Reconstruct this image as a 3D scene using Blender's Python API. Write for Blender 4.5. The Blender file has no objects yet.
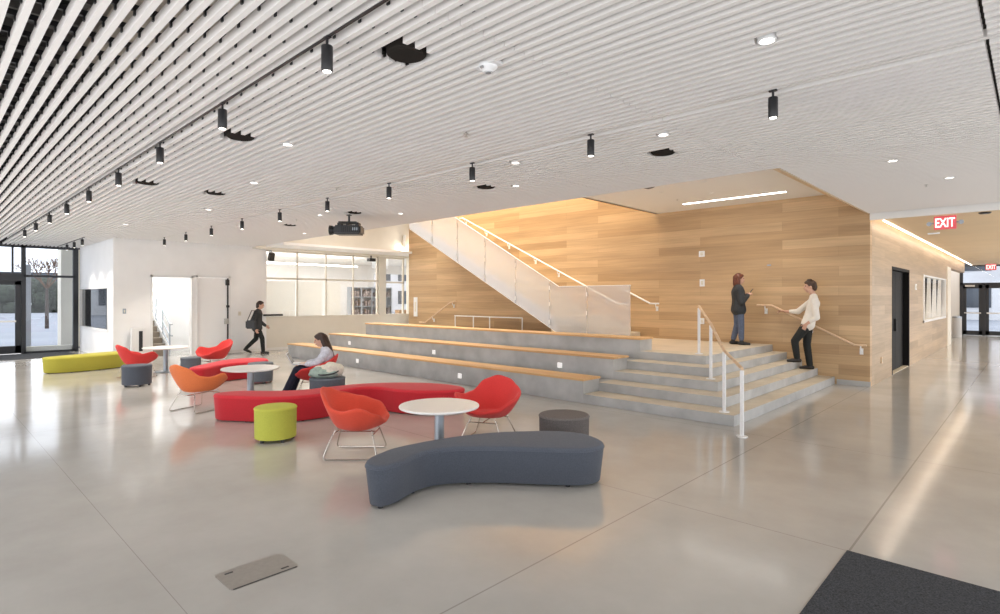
import bpy, bmesh, math, random
from mathutils import Vector, Matrix, Euler
random.seed(7)
PI = math.pi
SC = bpy.context.scene
COL = SC.collection

# ------------------------------------------------------------------ materials
def srgb(r, g, b):
    f = lambda c: (c/255/12.92) if c/255 <= .04045 else ((c/255+.055)/1.055)**2.4
    return (f(r), f(g), f(b), 1)

def mat(name, col, rough=.6, metal=0, spec=.5, noise=0, nscale=20, emit=None, estr=0, bump=0, bscale=80, sheen=0):
    m = bpy.data.materials.new(name); m.use_nodes = True
    nt = m.node_tree; b = nt.nodes['Principled BSDF']
    b.inputs['Base Color'].default_value = col
    b.inputs['Roughness'].default_value = rough
    b.inputs['Metallic'].default_value = metal
    b.inputs['Specular IOR Level'].default_value = spec
    if sheen: b.inputs['Sheen Weight'].default_value = sheen
    tc = nt.nodes.new('ShaderNodeTexCoord')
    if noise:
        n = nt.nodes.new('ShaderNodeTexNoise'); n.inputs['Scale'].default_value = nscale; n.inputs['Detail'].default_value = 6
        nt.links.new(tc.outputs['Object'], n.inputs['Vector'])
        r = nt.nodes.new('ShaderNodeValToRGB')
        lo = [c*(1-noise) for c in col[:3]]; hi = [min(1, c*(1+noise)) for c in col[:3]]
        r.color_ramp.elements[0].position = .3; r.color_ramp.elements[1].position = .7
        r.color_ramp.elements[0].color = (*lo, 1); r.color_ramp.elements[1].color = (*hi, 1)
        nt.links.new(n.outputs['Fac'], r.inputs['Fac']); nt.links.new(r.outputs['Color'], b.inputs['Base Color'])
    if bump:
        n2 = nt.nodes.new('ShaderNodeTexNoise'); n2.inputs['Scale'].default_value = bscale; n2.inputs['Detail'].default_value = 4
        nt.links.new(tc.outputs['Object'], n2.inputs['Vector'])
        bp = nt.nodes.new('ShaderNodeBump'); bp.inputs['Strength'].default_value = bump; bp.inputs['Distance'].default_value = .01
        nt.links.new(n2.outputs['Fac'], bp.inputs['Height']); nt.links.new(bp.outputs['Normal'], b.inputs['Normal'])
    if emit:
        b.inputs['Emission Color'].default_value = emit; b.inputs['Emission Strength'].default_value = estr
    return m

def wood_mat(name, axis, c1, c2, roww=2.1, rowh=.2, rough=.42):
    m = bpy.data.materials.new(name); m.use_nodes = True
    nt = m.node_tree; N = nt.nodes; Lk = nt.links; b = N['Principled BSDF']
    b.inputs['Roughness'].default_value = rough; b.inputs['Specular IOR Level'].default_value = .35
    tc = N.new('ShaderNodeTexCoord'); sp = N.new('ShaderNodeSeparateXYZ'); Lk.new(tc.outputs['Object'], sp.inputs[0])
    cb = N.new('ShaderNodeCombineXYZ')
    v = 'Z' if axis in 'XY' else 'Y'; u = axis if axis in 'XY' else 'X'
    Lk.new(sp.outputs[u], cb.inputs[0]); Lk.new(sp.outputs[v], cb.inputs[1])
    br = N.new('ShaderNodeTexBrick'); br.offset = .37; br.offset_frequency = 2; br.squash = 1.0
    br.inputs['Scale'].default_value = 1; br.inputs['Mortar Size'].default_value = .0015; br.inputs['Mortar Smooth'].default_value = .3
    br.inputs['Brick Width'].default_value = roww; br.inputs['Row Height'].default_value = rowh
    br.inputs['Color1'].default_value = c1; br.inputs['Color2'].default_value = c2
    br.inputs['Mortar'].default_value = tuple(c*.7 for c in c1[:3])+(1,)
    Lk.new(cb.outputs[0], br.inputs['Vector'])
    mp = N.new('ShaderNodeMapping'); mp.inputs['Scale'].default_value = (.9, 26, 1); Lk.new(cb.outputs[0], mp.inputs['Vector'])
    n = N.new('ShaderNodeTexNoise'); n.inputs['Scale'].default_value = 1.0; n.inputs['Detail'].default_value = 8; n.inputs['Roughness'].default_value = .6
    Lk.new(mp.outputs[0], n.inputs['Vector'])
    mp2 = N.new('ShaderNodeMapping'); mp2.inputs['Scale'].default_value = (.45, 5, 1); Lk.new(cb.outputs[0], mp2.inputs['Vector'])
    n2 = N.new('ShaderNodeTexNoise'); n2.inputs['Scale'].default_value = 1.0; n2.inputs['Detail'].default_value = 2
    Lk.new(mp2.outputs[0], n2.inputs['Vector'])
    ad = N.new('ShaderNodeMath'); ad.operation = 'ADD'; Lk.new(n.outputs['Fac'], ad.inputs[0]); Lk.new(n2.outputs['Fac'], ad.inputs[1])
    mr = N.new('ShaderNodeMapRange'); mr.inputs['From Min'].default_value = .7; mr.inputs['From Max'].default_value = 1.3
    mr.inputs['To Min'].default_value = .82; mr.inputs['To Max'].default_value = 1.14
    Lk.new(ad.outputs[0], mr.inputs['Value'])
    mx = N.new('ShaderNodeVectorMath'); mx.operation = 'SCALE'
    Lk.new(br.outputs['Color'], mx.inputs[0]); Lk.new(mr.outputs[0], mx.inputs['Scale'])
    Lk.new(mx.outputs[0], b.inputs['Base Color'])
    return m

def glass_mat(name, tint=(1, 1, 1, 1), refl=.08, rough=0):
    m = bpy.data.materials.new(name); m.use_nodes = True
    nt = m.node_tree; nt.nodes.clear()
    o = nt.nodes.new('ShaderNodeOutputMaterial'); mx = nt.nodes.new('ShaderNodeMixShader')
    t = nt.nodes.new('ShaderNodeBsdfTransparent'); t.inputs[0].default_value = tint
    g = nt.nodes.new('ShaderNodeBsdfGlossy'); g.inputs['Roughness'].default_value = rough
    mx.inputs[0].default_value = refl
    nt.links.new(t.outputs[0], mx.inputs[1]); nt.links.new(g.outputs[0], mx.inputs[2]); nt.links.new(mx.outputs[0], o.inputs[0])
    return m

def frosted_mat(name, col, opac, trans=.35):
    m = bpy.data.materials.new(name); m.use_nodes = True
    nt = m.node_tree; nt.nodes.clear()
    o = nt.nodes.new('ShaderNodeOutputMaterial'); mx = nt.nodes.new('ShaderNodeMixShader'); m2 = nt.nodes.new('ShaderNodeMixShader')
    t = nt.nodes.new('ShaderNodeBsdfTransparent')
    d = nt.nodes.new('ShaderNodeBsdfDiffuse'); d.inputs[0].default_value = col
    tr = nt.nodes.new('ShaderNodeBsdfTranslucent'); tr.inputs[0].default_value = col
    m2.inputs[0].default_value = trans
    nt.links.new(d.outputs[0], m2.inputs[1]); nt.links.new(tr.outputs[0], m2.inputs[2])
    mx.inputs[0].default_value = opac
    nt.links.new(t.outputs[0], mx.inputs[1]); nt.links.new(m2.outputs[0], mx.inputs[2]); nt.links.new(mx.outputs[0], o.inputs[0])
    return m

def floor_mat():
    m = bpy.data.materials.new('polished_concrete'); m.use_nodes = True
    nt = m.node_tree; N = nt.nodes; Lk = nt.links; b = N['Principled BSDF']
    tc = N.new('ShaderNodeTexCoord')
    n = N.new('ShaderNodeTexNoise'); n.inputs['Scale'].default_value = .7; n.inputs['Detail'].default_value = 9; n.inputs['Roughness'].default_value = .62
    Lk.new(tc.outputs['Object'], n.inputs['Vector'])
    r = N.new('ShaderNodeValToRGB'); r.color_ramp.elements[0].position = .3; r.color_ramp.elements[1].position = .72
    r.color_ramp.elements[0].color = (.43, .415, .385, 1); r.color_ramp.elements[1].color = (.55, .535, .505, 1)
    Lk.new(n.outputs['Fac'], r.inputs['Fac'])
    sp = N.new('ShaderNodeSeparateXYZ'); Lk.new(tc.outputs['Object'], sp.inputs[0])
    last = None
    for ax, c, w in [('X', -2.385, .006), ('X', -.935, .007), ('Y', 4.47, .004), ('Y', 1.05, .0025), ('Y', 7.45, .004), ('X', -9.4, .003),
                     ('X', -16.4, .003), ('Y', 13.0, .004), ('Y', 19.0, .004)]:
        s = N.new('ShaderNodeMath'); s.operation = 'SUBTRACT'; Lk.new(sp.outputs[ax], s.inputs[0]); s.inputs[1].default_value = c
        a = N.new('ShaderNodeMath'); a.operation = 'ABSOLUTE'; Lk.new(s.outputs[0], a.inputs[0])
        l = N.new('ShaderNodeMath'); l.operation = 'LESS_THAN'; Lk.new(a.outputs[0], l.inputs[0]); l.inputs[1].default_value = w
        if last is None: last = l
        else:
            q = N.new('ShaderNodeMath'); q.operation = 'MAXIMUM'; Lk.new(last.outputs[0], q.inputs[0]); Lk.new(l.outputs[0], q.inputs[1]); last = q
    mx = N.new('ShaderNodeMix'); mx.data_type = 'RGBA'
    k = N.new('ShaderNodeMath'); k.operation = 'MULTIPLY'; k.inputs[1].default_value = .45; Lk.new(last.outputs[0], k.inputs[0])
    Lk.new(k.outputs[0], mx.inputs[0]); Lk.new(r.outputs['Color'], mx.inputs[6]); mx.inputs[7].default_value = (.16, .14, .12, 1)
    Lk.new(mx.outputs[2], b.inputs['Base Color'])
    n2 = N.new('ShaderNodeTexNoise'); n2.inputs['Scale'].default_value = 1.6; n2.inputs['Detail'].default_value = 5
    Lk.new(tc.outputs['Object'], n2.inputs['Vector'])
    mr = N.new('ShaderNodeMapRange'); mr.inputs['To Min'].default_value = .07; mr.inputs['To Max'].default_value = .17
    Lk.new(n2.outputs['Fac'], mr.inputs['Value']); Lk.new(mr.outputs[0], b.inputs['Roughness'])
    b.inputs['Specular IOR Level'].default_value = .55
    n3 = N.new('ShaderNodeTexNoise'); n3.inputs['Scale'].default_value = 2.2; n3.inputs['Detail'].default_value = 2
    Lk.new(tc.outputs['Object'], n3.inputs['Vector'])
    bp = N.new('ShaderNodeBump'); bp.inputs['Strength'].default_value = .06; bp.inputs['Distance'].default_value = .02
    Lk.new(n3.outputs['Fac'], bp.inputs['Height']); Lk.new(bp.outputs['Normal'], b.inputs['Normal'])
    return m

M = {}
M['floor'] = floor_mat()
M['white'] = mat('white_paint', (.90, .90, .905, 1), .55, noise=.02, nscale=3)
M['cream'] = mat('cream_paint', (.78, .74, .66, 1), .55, noise=.02, nscale=3)
M['slat'] = mat('white_slat', (.83, .80, .775, 1), .5)
M['gyp'] = mat('gypsum', (.84, .825, .80, 1), .7)
M['plenum'] = mat('dark_plenum', (.02, .018, .017, 1), .8)
M['duct'] = mat('dull_grey_metal', (.16, .15, .14, 1), .5, noise=.3, nscale=4)
M['black'] = mat('black_metal', (.018, .018, .02, 1), .4)
M['blackplastic'] = mat('black_plastic', (.03, .03, .033, 1), .35, bump=.1)
M['matblack'] = mat('matte_black', (.03, .026, .023, 1), .95, spec=.05)
M['dkframe'] = mat('dark_bronze_frame', (.025, .027, .033, 1), .4)
M['woodX'] = wood_mat('oak_planks_long_wall', 'X', (.44, .285, .15, 1), (.61, .42, .24, 1), 2.9)
M['woodY'] = wood_mat('oak_planks_corridor', 'Y', (.40, .29, .18, 1), (.52, .39, .26, 1), 2.9)
M['soffit'] = mat('tan_soffit', (.68, .53, .35, 1), .6, noise=.04, nscale=1)
M['seatwood'] = wood_mat('oak_seat', 'Z', (.66, .40, .18, 1), (.76, .49, .24, 1), roww=2.4, rowh=.12)
M['platwood'] = mat('pale_platform', (.62, .52, .40, 1), .4, noise=.1, nscale=2)
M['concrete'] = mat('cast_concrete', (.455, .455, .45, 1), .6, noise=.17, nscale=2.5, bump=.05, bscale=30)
M['tread'] = mat('concrete_tread', (.60, .535, .43, 1), .55, noise=.12, nscale=3)  # concrete with the warm lamplight on the step tops put into its colour
M['whitemetal'] = mat('white_metal', (.82, .82, .82, 1), .35)
M['railwood'] = mat('oak_rail', (.74, .54, .36, 1), .4, noise=.1, nscale=12)
M['steel'] = mat('brushed_steel', (.62, .60, .57, 1), .3, metal=1)
M['chrome'] = mat('chrome', (.50, .48, .45, 1), .22, metal=1)
M['greymetal'] = mat('grey_metal', (.36, .40, .45, 1), .35, metal=.6)
M['tabletop'] = mat('white_laminate', (.86, .85, .83, 1), .3)
M['red'] = mat('crimson_fabric', (.60, .016, .03, 1), .8, noise=.08, nscale=90, sheen=.1)
M['redchair'] = mat('red_felt', (.62, .035, .032, 1), .85, noise=.08, nscale=120, sheen=.1)
M['redorange'] = mat('red_orange_felt', (.66, .066, .032, 1), .85, noise=.08, nscale=120, sheen=.1)
M['orange'] = mat('orange_felt', (.78, .20, .06, 1), .85, noise=.08, nscale=120, sheen=.1)
M['greyfab'] = mat('charcoal_fabric', (.078, .09, .118, 1), .9, noise=.22, nscale=140, sheen=.08)
M['bluegrey'] = mat('blue_grey_fabric', (.13, .15, .18, 1), .9, noise=.2, nscale=140)
M['brownfab'] = mat('grey_brown_fabric', (.135, .12, .117, 1), .9, noise=.35, nscale=160)
M['lime'] = mat('lime_fabric', (.52, .54, .08, 1), .75, noise=.05, nscale=80)
M['olive'] = mat('olive_yellow_fabric', (.50, .46, .06, 1), .75, noise=.05, nscale=80)
M['carpet'] = mat('charcoal_carpet', (.042, .045, .052, 1), .95, noise=.7, nscale=110, bump=.6, bscale=160)
M['plate'] = mat('steel_floor_plate', (.36, .34, .31, 1), .35, metal=.4, noise=.06, nscale=30)
M['led'] = mat('led_strip', (1, .95, .85, 1), emit=(1, .90, .76, 1), estr=9)
M['ledw'] = mat('led_white', (1, 1, 1, 1), emit=(1, .96, .9, 1), estr=7)
M['lens'] = mat('lamp_lens', (1, .96, .9, 1), emit=(1, .93, .84, 1), estr=6)
M['stepled'] = mat('step_led', (.9, .9, .9, 1), emit=(1, .97, .94, 1), estr=.35)
M['exitred'] = mat('exit_sign_face', (.70, .12, .14, 1), .3, emit=(1, .10, .13, 1), estr=.15)
M['exitletter'] = mat('exit_letters', (1, .8, .8, 1), .3, emit=(1, .62, .6, 1), estr=1.4)
M['glass'] = glass_mat('clear_glass')
M['glassblue'] = glass_mat('facade_glass', (.93, .96, 1, 1), .02)
M['frost'] = frosted_mat('frosted_panel', (.78, .79, .82, 1), .42)
M['board'] = frosted_mat('white_shade', (.88, .88, .86, 1), 1.0, .62)
M['ground'] = mat('pale_plaza', (.24, .255, .29, 1), .8, noise=.12, nscale=.2)
M['hedge'] = mat('hedge_dark', (.028, .036, .024, 1), .9, noise=.6, nscale=3)
M['facade'] = mat('facade_pale', (.55, .55, .56, 1), .7, noise=.1, nscale=.4)
M['facadedk'] = mat('facade_dark', (.06, .07, .085, 1), .5, noise=.3, nscale=.6)
M['stucco'] = mat('cream_stucco', (.80, .74, .62, 1), .7)
M['bark'] = mat('bark', (.06, .045, .038, 1), .9)
M['twig'] = mat('twig', (.11, .06, .035, 1), .9)
M['doorblack'] = mat('black_door', (.007, .007, .008, 1), .6, spec=.15)
M['skin'] = mat('skin', (.62, .37, .27, 1), .55)
M['hairdk'] = mat('hair_dark_brown', (.035, .016, .011, 1), .5, noise=.4, nscale=60)
M['hairbr'] = mat('hair_brown', (.055, .026, .014, 1), .5, noise=.4, nscale=60)
M['hairred'] = mat('hair_auburn', (.13, .035, .016, 1), .5, noise=.4, nscale=60)
M['shirtw'] = mat('white_shirt', (.78, .74, .68, 1), .8, noise=.04, nscale=20)
M['shirtb'] = mat('pale_blue_shirt', (.58, .60, .68, 1), .8, noise=.18, nscale=34)
M['jacket'] = mat('dark_jacket', (.035, .038, .042, 1), .85, noise=.2, nscale=30)
M['jeans'] = mat('blue_jeans', (.10, .125, .19, 1), .85, noise=.2, nscale=40)
M['dkjeans'] = mat('dark_navy_jeans', (.018, .022, .045, 1), .85, noise=.2, nscale=40)
M['trousers'] = mat('black_trousers', (.010, .012, .012, 1), .8)
M['shoe'] = mat('dark_shoe', (.015, .013, .012, 1), .45)
M['eye'] = mat('eye_dark', (.02, .015, .012, 1), .3)
M['lip'] = mat('lip', (.42, .16, .13, 1), .5)
M['silver'] = mat('laptop_silver', (.45, .46, .48, 1), .35, metal=.7)
M['screen'] = mat('laptop_screen', (.03, .03, .04, 1), .2)
M['canvas'] = mat('cream_canvas', (.72, .68, .58, 1), .85, noise=.1, nscale=30)
M['green'] = mat('grey_green_cloth', (.33, .42, .37, 1), .85, noise=.2, nscale=25)
M['book'] = mat('book_spines', (.25, .22, .22, 1), .7, noise=.8, nscale=14)
M['stairtread'] = mat('beige_stair', (.24, .20, .155, 1), .6)

# ------------------------------------------------------------------ mesh builder
class MB:
    def __init__(s): s.bm = bmesh.new()
    def box(s, x0, x1, y0, y1, z0, z1, bev=0):
        r = bmesh.ops.create_cube(s.bm, size=1)
        vs = r['verts']
        for v in vs:
            v.co = Vector(((x0+x1)/2+v.co.x*(x1-x0), (y0+y1)/2+v.co.y*(y1-y0), (z0+z1)/2+v.co.z*(z1-z0)))
        if bev:
            es = list({e for v in vs for e in v.link_edges})
            bmesh.ops.bevel(s.bm, geom=es, offset=bev, segments=2, affect='EDGES')
        return s
    def obox(s, c, sx, sy, sz, rz=0, ry=0, rx=0):
        r = bmesh.ops.create_cube(s.bm, size=1)
        m = Matrix.Translation(c) @ Euler((rx, ry, rz)).to_matrix().to_4x4() @ Matrix.Diagonal((sx, sy, sz, 1))
        bmesh.ops.transform(s.bm, matrix=m, verts=r['verts']); return s
    def cyl(s, p0, p1, r0, r1=None, n=20, cap=True):
        p0 = Vector(p0); p1 = Vector(p1); r1 = r0 if r1 is None else r1
        d = p1-p0; q = d.to_track_quat('Z', 'Y').to_matrix().to_4x4()
        r = bmesh.ops.create_cone(s.bm, cap_ends=cap, segments=n, radius1=r0, radius2=r1, depth=d.length)
        bmesh.ops.transform(s.bm, matrix=Matrix.Translation((p0+p1)/2) @ q, verts=r['verts']); return s
    def sph(s, c, rx, ry=None, rz=None, n=16, rot=None):
        ry = rx if ry is None else ry; rz = rx if rz is None else rz
        r = bmesh.ops.create_uvsphere(s.bm, u_segments=n, v_segments=max(8, n*2//3), radius=1)
        m = Matrix.Translation(c) @ (Euler(rot).to_matrix().to_4x4() if rot else Matrix()) @ Matrix.Diagonal((rx, ry, rz, 1))
        bmesh.ops.transform(s.bm, matrix=m, verts=r['verts']); return s
    def cap(s, p0, p1, r0, r1=None, n=14):
        r1 = r0 if r1 is None else r1
        p0 = Vector(p0); p1 = Vector(p1)
        if (p1-p0).length > 1e-5: s.cyl(p0, p1, r0, r1, n)
        s.sph(p0, r0, n=n); s.sph(p1, r1, n=n); return s
    def tube(s, pts, r, n=10):
        pts = [Vector(p) for p in pts]; rings = []
        up = Vector((0, 0, 1))
        for i, p in enumerate(pts):
            a = pts[max(0, i-1)]; b = pts[min(len(pts)-1, i+1)]
            t = (b-a).normalized()
            u = t.cross(up) if abs(t.z) < .95 else t.cross(Vector((1, 0, 0)))
            u.normalize(); w = t.cross(u).normalized()
            if rings and prev_u.dot(u) < 0 and abs(prev_u.dot(u)) > .3: u = -u; w = -w
            if rings and abs(prev_u.dot(u)) < .7:
                u = (prev_u - t*prev_u.dot(t)).normalized(); w = t.cross(u)
            prev_u = u
            rings.append([s.bm.verts.new(p+(u*math.cos(2*PI*k/n)+w*math.sin(2*PI*k/n))*r) for k in range(n)])
        for a, b in zip(rings, rings[1:]):
            for k in range(n): s.bm.faces.new((a[k], a[(k+1) % n], b[(k+1) % n], b[k]))
        s.bm.faces.new(rings[0]); s.bm.faces.new(rings[-1]); return s
    def prism(s, poly, z0, z1):
        a = [s.bm.verts.new((x, y, z0)) for x, y in poly]; b = [s.bm.verts.new((x, y, z1)) for x, y in poly]
        n = len(poly)
        for i in range(n): s.bm.faces.new((a[i], a[(i+1) % n], b[(i+1) % n], b[i]))
        s.bm.faces.new(a); s.bm.faces.new(b); return s
    def vprism(s, poly, y0, y1):      # polygon in X-Z, extruded along Y
        a = [s.bm.verts.new((x, y0, z)) for x, z in poly]; b = [s.bm.verts.new((x, y1, z)) for x, z in poly]
        n = len(poly)
        for i in range(n): s.bm.faces.new((a[i], a[(i+1) % n], b[(i+1) % n], b[i]))
        s.bm.faces.new(a); s.bm.faces.new(b); return s
    def rings(s, rs, capb=True, capt=True):
        R = [[s.bm.verts.new(p) for p in r] for r in rs]; n = len(R[0])
        for a, b in zip(R, R[1:]):
            for k in range(n): s.bm.faces.new((a[k], a[(k+1) % n], b[(k+1) % n], b[k]))
        if capb: s.bm.faces.new(R[0])
        if capt: s.bm.faces.new(R[-1])
        return s
    def lathe(s, prof, c=(0, 0, 0), n=40, ring=False):
        if ring: prof = list(prof)+[prof[0]]
        rs = [[(c[0]+r*math.cos(2*PI*k/n), c[1]+r*math.sin(2*PI*k/n), c[2]+z) for k in range(n)] for r, z in prof]
        return s.rings(rs, not ring, not ring)
    def obj(s, name, m, parent=None, smooth=False, ang=None, kind=None):
        bmesh.ops.recalc_face_normals(s.bm, faces=s.bm.faces)
        me = bpy.data.meshes.new(name); s.bm.to_mesh(me); s.bm.free()
        me.materials.append(m)
        if smooth:
            for p in me.polygons: p.use_smooth = True
            me.set_sharp_from_angle(angle=ang if ang else math.radians(40))
        o = bpy.data.objects.new(name, me); COL.objects.link(o)
        if parent: o.parent = parent
        if kind: o['kind'] = kind
        return o

def tag(o, label, cat, group=None):
    o['label'] = label; o['category'] = cat
    if group: o['group'] = group
    return o
def thing(name, label, cat, loc=(0, 0, 0), rz=0, group=None):
    o = bpy.data.objects.new(name, None); COL.objects.link(o)
    o.location = loc; o.rotation_euler = (0, 0, rz); o.empty_display_size = .1
    return tag(o, label, cat, group)
def struct(name, mb, m, parent=None, **k):
    return mb.obj(name, m, parent, kind='structure', **k)
def dup(root, loc, rz, label, group=None, mats=None):
    r = root.copy(); COL.objects.link(r); r.location = loc; r.rotation_euler = (0, 0, rz); r['label'] = label
    if group: r['group'] = group
    for ch in list(root.children):
        c = ch.copy(); COL.objects.link(c); c.parent = r
        if mats and ch.type == 'MESH' and ch.name.split('.')[0] in mats:
            c.data = ch.data.copy(); c.data.materials[0] = mats[ch.name.split('.')[0]]
        for g in ch.children:
            d = g.copy(); COL.objects.link(d); d.parent = c
    return r
ORD = ['first', 'second', 'third', 'fourth', 'fifth', 'sixth', 'seventh', 'eighth', 'ninth', 'tenth', 'eleventh', 'twelfth']

def catmull(pts, n=6, closed=True):
    P = [Vector(p) for p in pts]; out = []; L = len(P)
    for i in range(L if closed else L-1):
        if closed: a, b, c, d = P[i-1], P[i], P[(i+1) % L], P[(i+2) % L]
        else: a, b, c, d = P[max(0, i-1)], P[i], P[i+1], P[min(L-1, i+2)]
        for k in range(n):
            t = k/n
            out.append(.5*((2*b)+(c-a)*t+(2*a-5*b+4*c-d)*t*t+(3*b-a-3*c+d)*t**3))
    if not closed: out.append(P[-1])
    return out

# ------------------------------------------------------------------ constants of the place
ZC = 3.40            # underside of the slats
YW = 13.0            # long oak wall
XC = -2.36           # corridor oak wall
XL = -18.5           # classroom wall
YL = 3.84            # short white wall beside the entrance
XG = -23.0           # entrance glazing

# ------------------------------------------------------------------ floor and shell
struct('floor', MB().box(-24.2, 3.4, -1.0, 36, -.12, 0), M['floor'])
struct('wall_back', MB().box(-17.2, XC, YW, YW+.2, 0, 6.6), M['woodX'])
# corridor wall with a black opening and a long window
b = MB()
b.box(XC-.2, XC, YW+.2, 15.32, 0, 3.9).box(XC-.2, XC, 15.32, 17.7, 2.45, 3.9).box(XC-.2, XC, 17.7, 20.15, 0, 3.9)
b.box(XC-.2, XC, 20.15, 25.6, 2.4, 3.9).box(XC-.2, XC, 20.15, 25.6, 0, 1.08).box(XC-.2, XC, 25.6, 26.2, 0, 3.9)
b.box(XC-.2, XC, 26.2, 33.2, 2.9, 3.9)
struct('wall_corridor', b, M['woodY'])
struct('trim_alcove', MB().box(XC-.22, XC+.02, 26.2, 27.3, 0, 2.9), M['cream'])
struct('wall_alcove', MB().box(-3.5, -3.35, 26.2, 34.6, 0, 3.5).box(-3.5, XC-.2, 26.1, 26.25, 0, 3.5), M['woodY'])
# dark recess behind the opening
r = struct('door_4', MB().box(XC-.2, XC+.004, 15.32, 15.40, 0, 2.45).box(XC-.2, XC+.004, 17.66, 17.74, 0, 2.45).box(XC-.2, XC+.004, 15.32, 17.74, 2.40, 2.47), M['doorblack'])
struct('door_leaf', MB().box(XC-.17, XC-.12, 15.40, 16.52, .01, 2.40).box(XC-.17, XC-.12, 16.53, 17.66, .01, 2.40), M['doorblack'], r)
struct('door_handle', MB().box(XC-.12, XC-.07, 16.38, 16.41, .95, 1.25), M['black'], r)
struct('trim_threshold', MB().box(XC-.25, XC-.01, 15.4, 17.66, 0, .012), M['tread'])
# corridor window with pale tapered panels shaped as the wash-light scallops inside it
w = struct('window_5', MB().box(XC-.2, XC+.03, 20.10, 20.18, 1.04, 2.43).box(XC-.2, XC+.03, 25.56, 25.64, 1.04, 2.43)
           .box(XC-.2, XC+.03, 20.1, 25.64, 1.04, 1.10).box(XC-.2, XC+.01, 20.1, 25.64, 2.38, 2.43), M['whitemetal'])
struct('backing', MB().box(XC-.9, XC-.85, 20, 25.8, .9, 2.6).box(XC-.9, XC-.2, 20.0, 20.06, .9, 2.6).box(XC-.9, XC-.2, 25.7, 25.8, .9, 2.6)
       .box(XC-.9, XC-.2, 20, 25.8, 2.45, 2.5).box(XC-.9, XC-.2, 20, 25.8, .9, .95), mat('brown_backing', (.16, .12, .09, 1), .8), w)  # dark brown stands for the unlit gaps between the light scallops
for k in range(4):
    y0 = 20.35+k*1.32
    g = bmesh.new()
    q = MB(); q.bm.free(); q.bm = g
    vs = [g.verts.new(p) for p in [(XC-.12, y0-.03, 1.1), (XC-.085, y0+.6, 1.1), (XC-.12, y0+1.26, 1.1), (XC-.10, y0+.98, 2.38), (XC-.085, y0+.6, 2.38), (XC-.10, y0+.22, 2.38)]]
    g.faces.new((vs[0], vs[1], vs[4], vs[5])); g.faces.new((vs[1], vs[2], vs[3], vs[4]))
    o = q.obj('pleated_panel', M['cream'], w); sm = o.modifiers.new('s', 'SOLIDIFY'); sm.thickness = .012
struct('pane', MB().box(XC-.06, XC-.05, 20.15, 25.6, 1.08, 2.4), M['glass'], w)
# corridor ceiling, header, cove
struct('ceiling_corridor', MB().box(-2.17, 4.5, YW+.05, 34.5, 3.28, 3.36), M['soffit'])
struct('trim_header', MB().box(XC, 4.5, YW-.02, YW+.06, 3.28, 3.42), M['gyp'])
struct('trim_cove', MB().box(XC-.19, -2.17, YW+.06, 34.5, 3.62, 3.70).box(-2.19, -2.15, YW+.06, 34.5, 3.361, 3.63), M['soffit'])
o = MB().box(-2.172, -2.150, YW+.15, 33.9, 3.262, 3.279).obj('cove_light_strip', M['led'])
tag(o, 'glowing linear light along the corridor ceiling edge beside the oak wall', 'light')
# inner gypsum ceiling over the steps with its sloping side
struct('ceiling_inner', MB().box(-6.97, -3.15, 7.7, YW, 3.88, 3.98), M['gyp'])
struct('ceiling_slope', MB().vprism([(XC-.02, 3.40), (-3.15, 3.88), (-3.15, 3.98), (XC-.02, 3.5)], 7.7, YW), M['soffit'])
struct('trim_bulkhead', MB().box(-6.97, -6.9, 7.7, YW, 3.88, 6.6), M['white'])
struct('ceiling_upper', MB().box(-19, -6.9, 7.6, 14.2, 6.55, 6.65), M['white'])
struct('wall_upper_front', MB().box(-19, XC, 7.52, 7.66, 3.52, 6.65), M['white'])
# roof slab with dark plenum above the slats
struct('ceiling_plenum', MB().box(-24.2, 4.5, -3.0, 7.6, 4.45, 4.6).box(XC-.05, 4.5, 7.6, YW+.1, 4.45, 4.6)
       .box(XC-.05, XC, 7.66, YW+.06, 3.6, 4.5).box(XC, 4.5, YW+.07, YW+.15, 3.4, 4.5).box(-24.2, 4.5, -3.05, -2.9, 3.45, 4.5)
       .box(-24.3, -24.15, -3, 7.6, 3.45, 4.5).box(-24, -6.9, 7.60, 7.655, 3.5, 4.5).box(4.4, 4.5, -3, YW, 3.45, 4.5), M['plenum'])
# white walls on the left
b = MB()
b.box(XL-.2, XL, YL, 4.78, 0, ZC+.1).box(XL-.2, XL, 4.78, 5.85, 2.38, ZC+.1).box(XL-.2, XL, 5.85, 5.99, 0, ZC+.1)
b.box(XL-.2, XL, 5.99, 6.94, 2.40, ZC+.1).box(XL-.2, XL, 6.94, 8.12, 0, ZC+.1)
struct('wall_left', b, M['white'])
struct('wall_left_classroom', MB().box(XL-.2, XL, 8.12, 14.1, 0, 1.10).box(XL-.2, XL, 12.55, 12.85, 1.1, 3.36), M['cream'])
struct('trim_left_bulkhead', MB().box(XL-.25, -18.25, 7.66, 14.2, 3.36, 6.6), M['cream'])
struct('wall_far_return', MB().box(XL-.2, -17.2, 14.0, 14.2, 0, 6.6), M['cream'])
struct('wall_entrance', MB().box(XG, XL-.2, YL, YL+.16, 0, .80).box(XG, XL-.2, YL, YL+.16, 2.08, ZC+.1).box(-19.1, XL-.2, YL, YL+.16, .8, 2.08), M['white'])
struct('baseboard_back', MB().box(-2.93, XC+.012, YW-.014, YW, 0, .10), M['concrete'])
struct('baseboard_left', MB().box(XL, XL+.012, 3.84, 4.78, 0, .09).box(XL, XL+.012, 6.94, 14, 0, .09), M['gyp'])
# window in the entrance wall
w = struct('window_2', MB().box(XG+.02, -19.04, YL-.015, YL+.1, .76, .83).box(XG+.02, -19.04, YL-.015, YL+.1, 2.03, 2.1)
           .box(-19.14, -19.06, YL-.015, YL+.1, .8, 2.06).box(XG+.02, -22.9, YL-.015, YL+.1, .8, 2.06), M['whitemetal'])
struct('pane', MB().box(-22.9, -19.12, YL+.05, YL+.07, .82, 2.04), mat('dark_window_glass', (.012, .014, .016, 1), .02, spec=.45), w)
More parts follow.
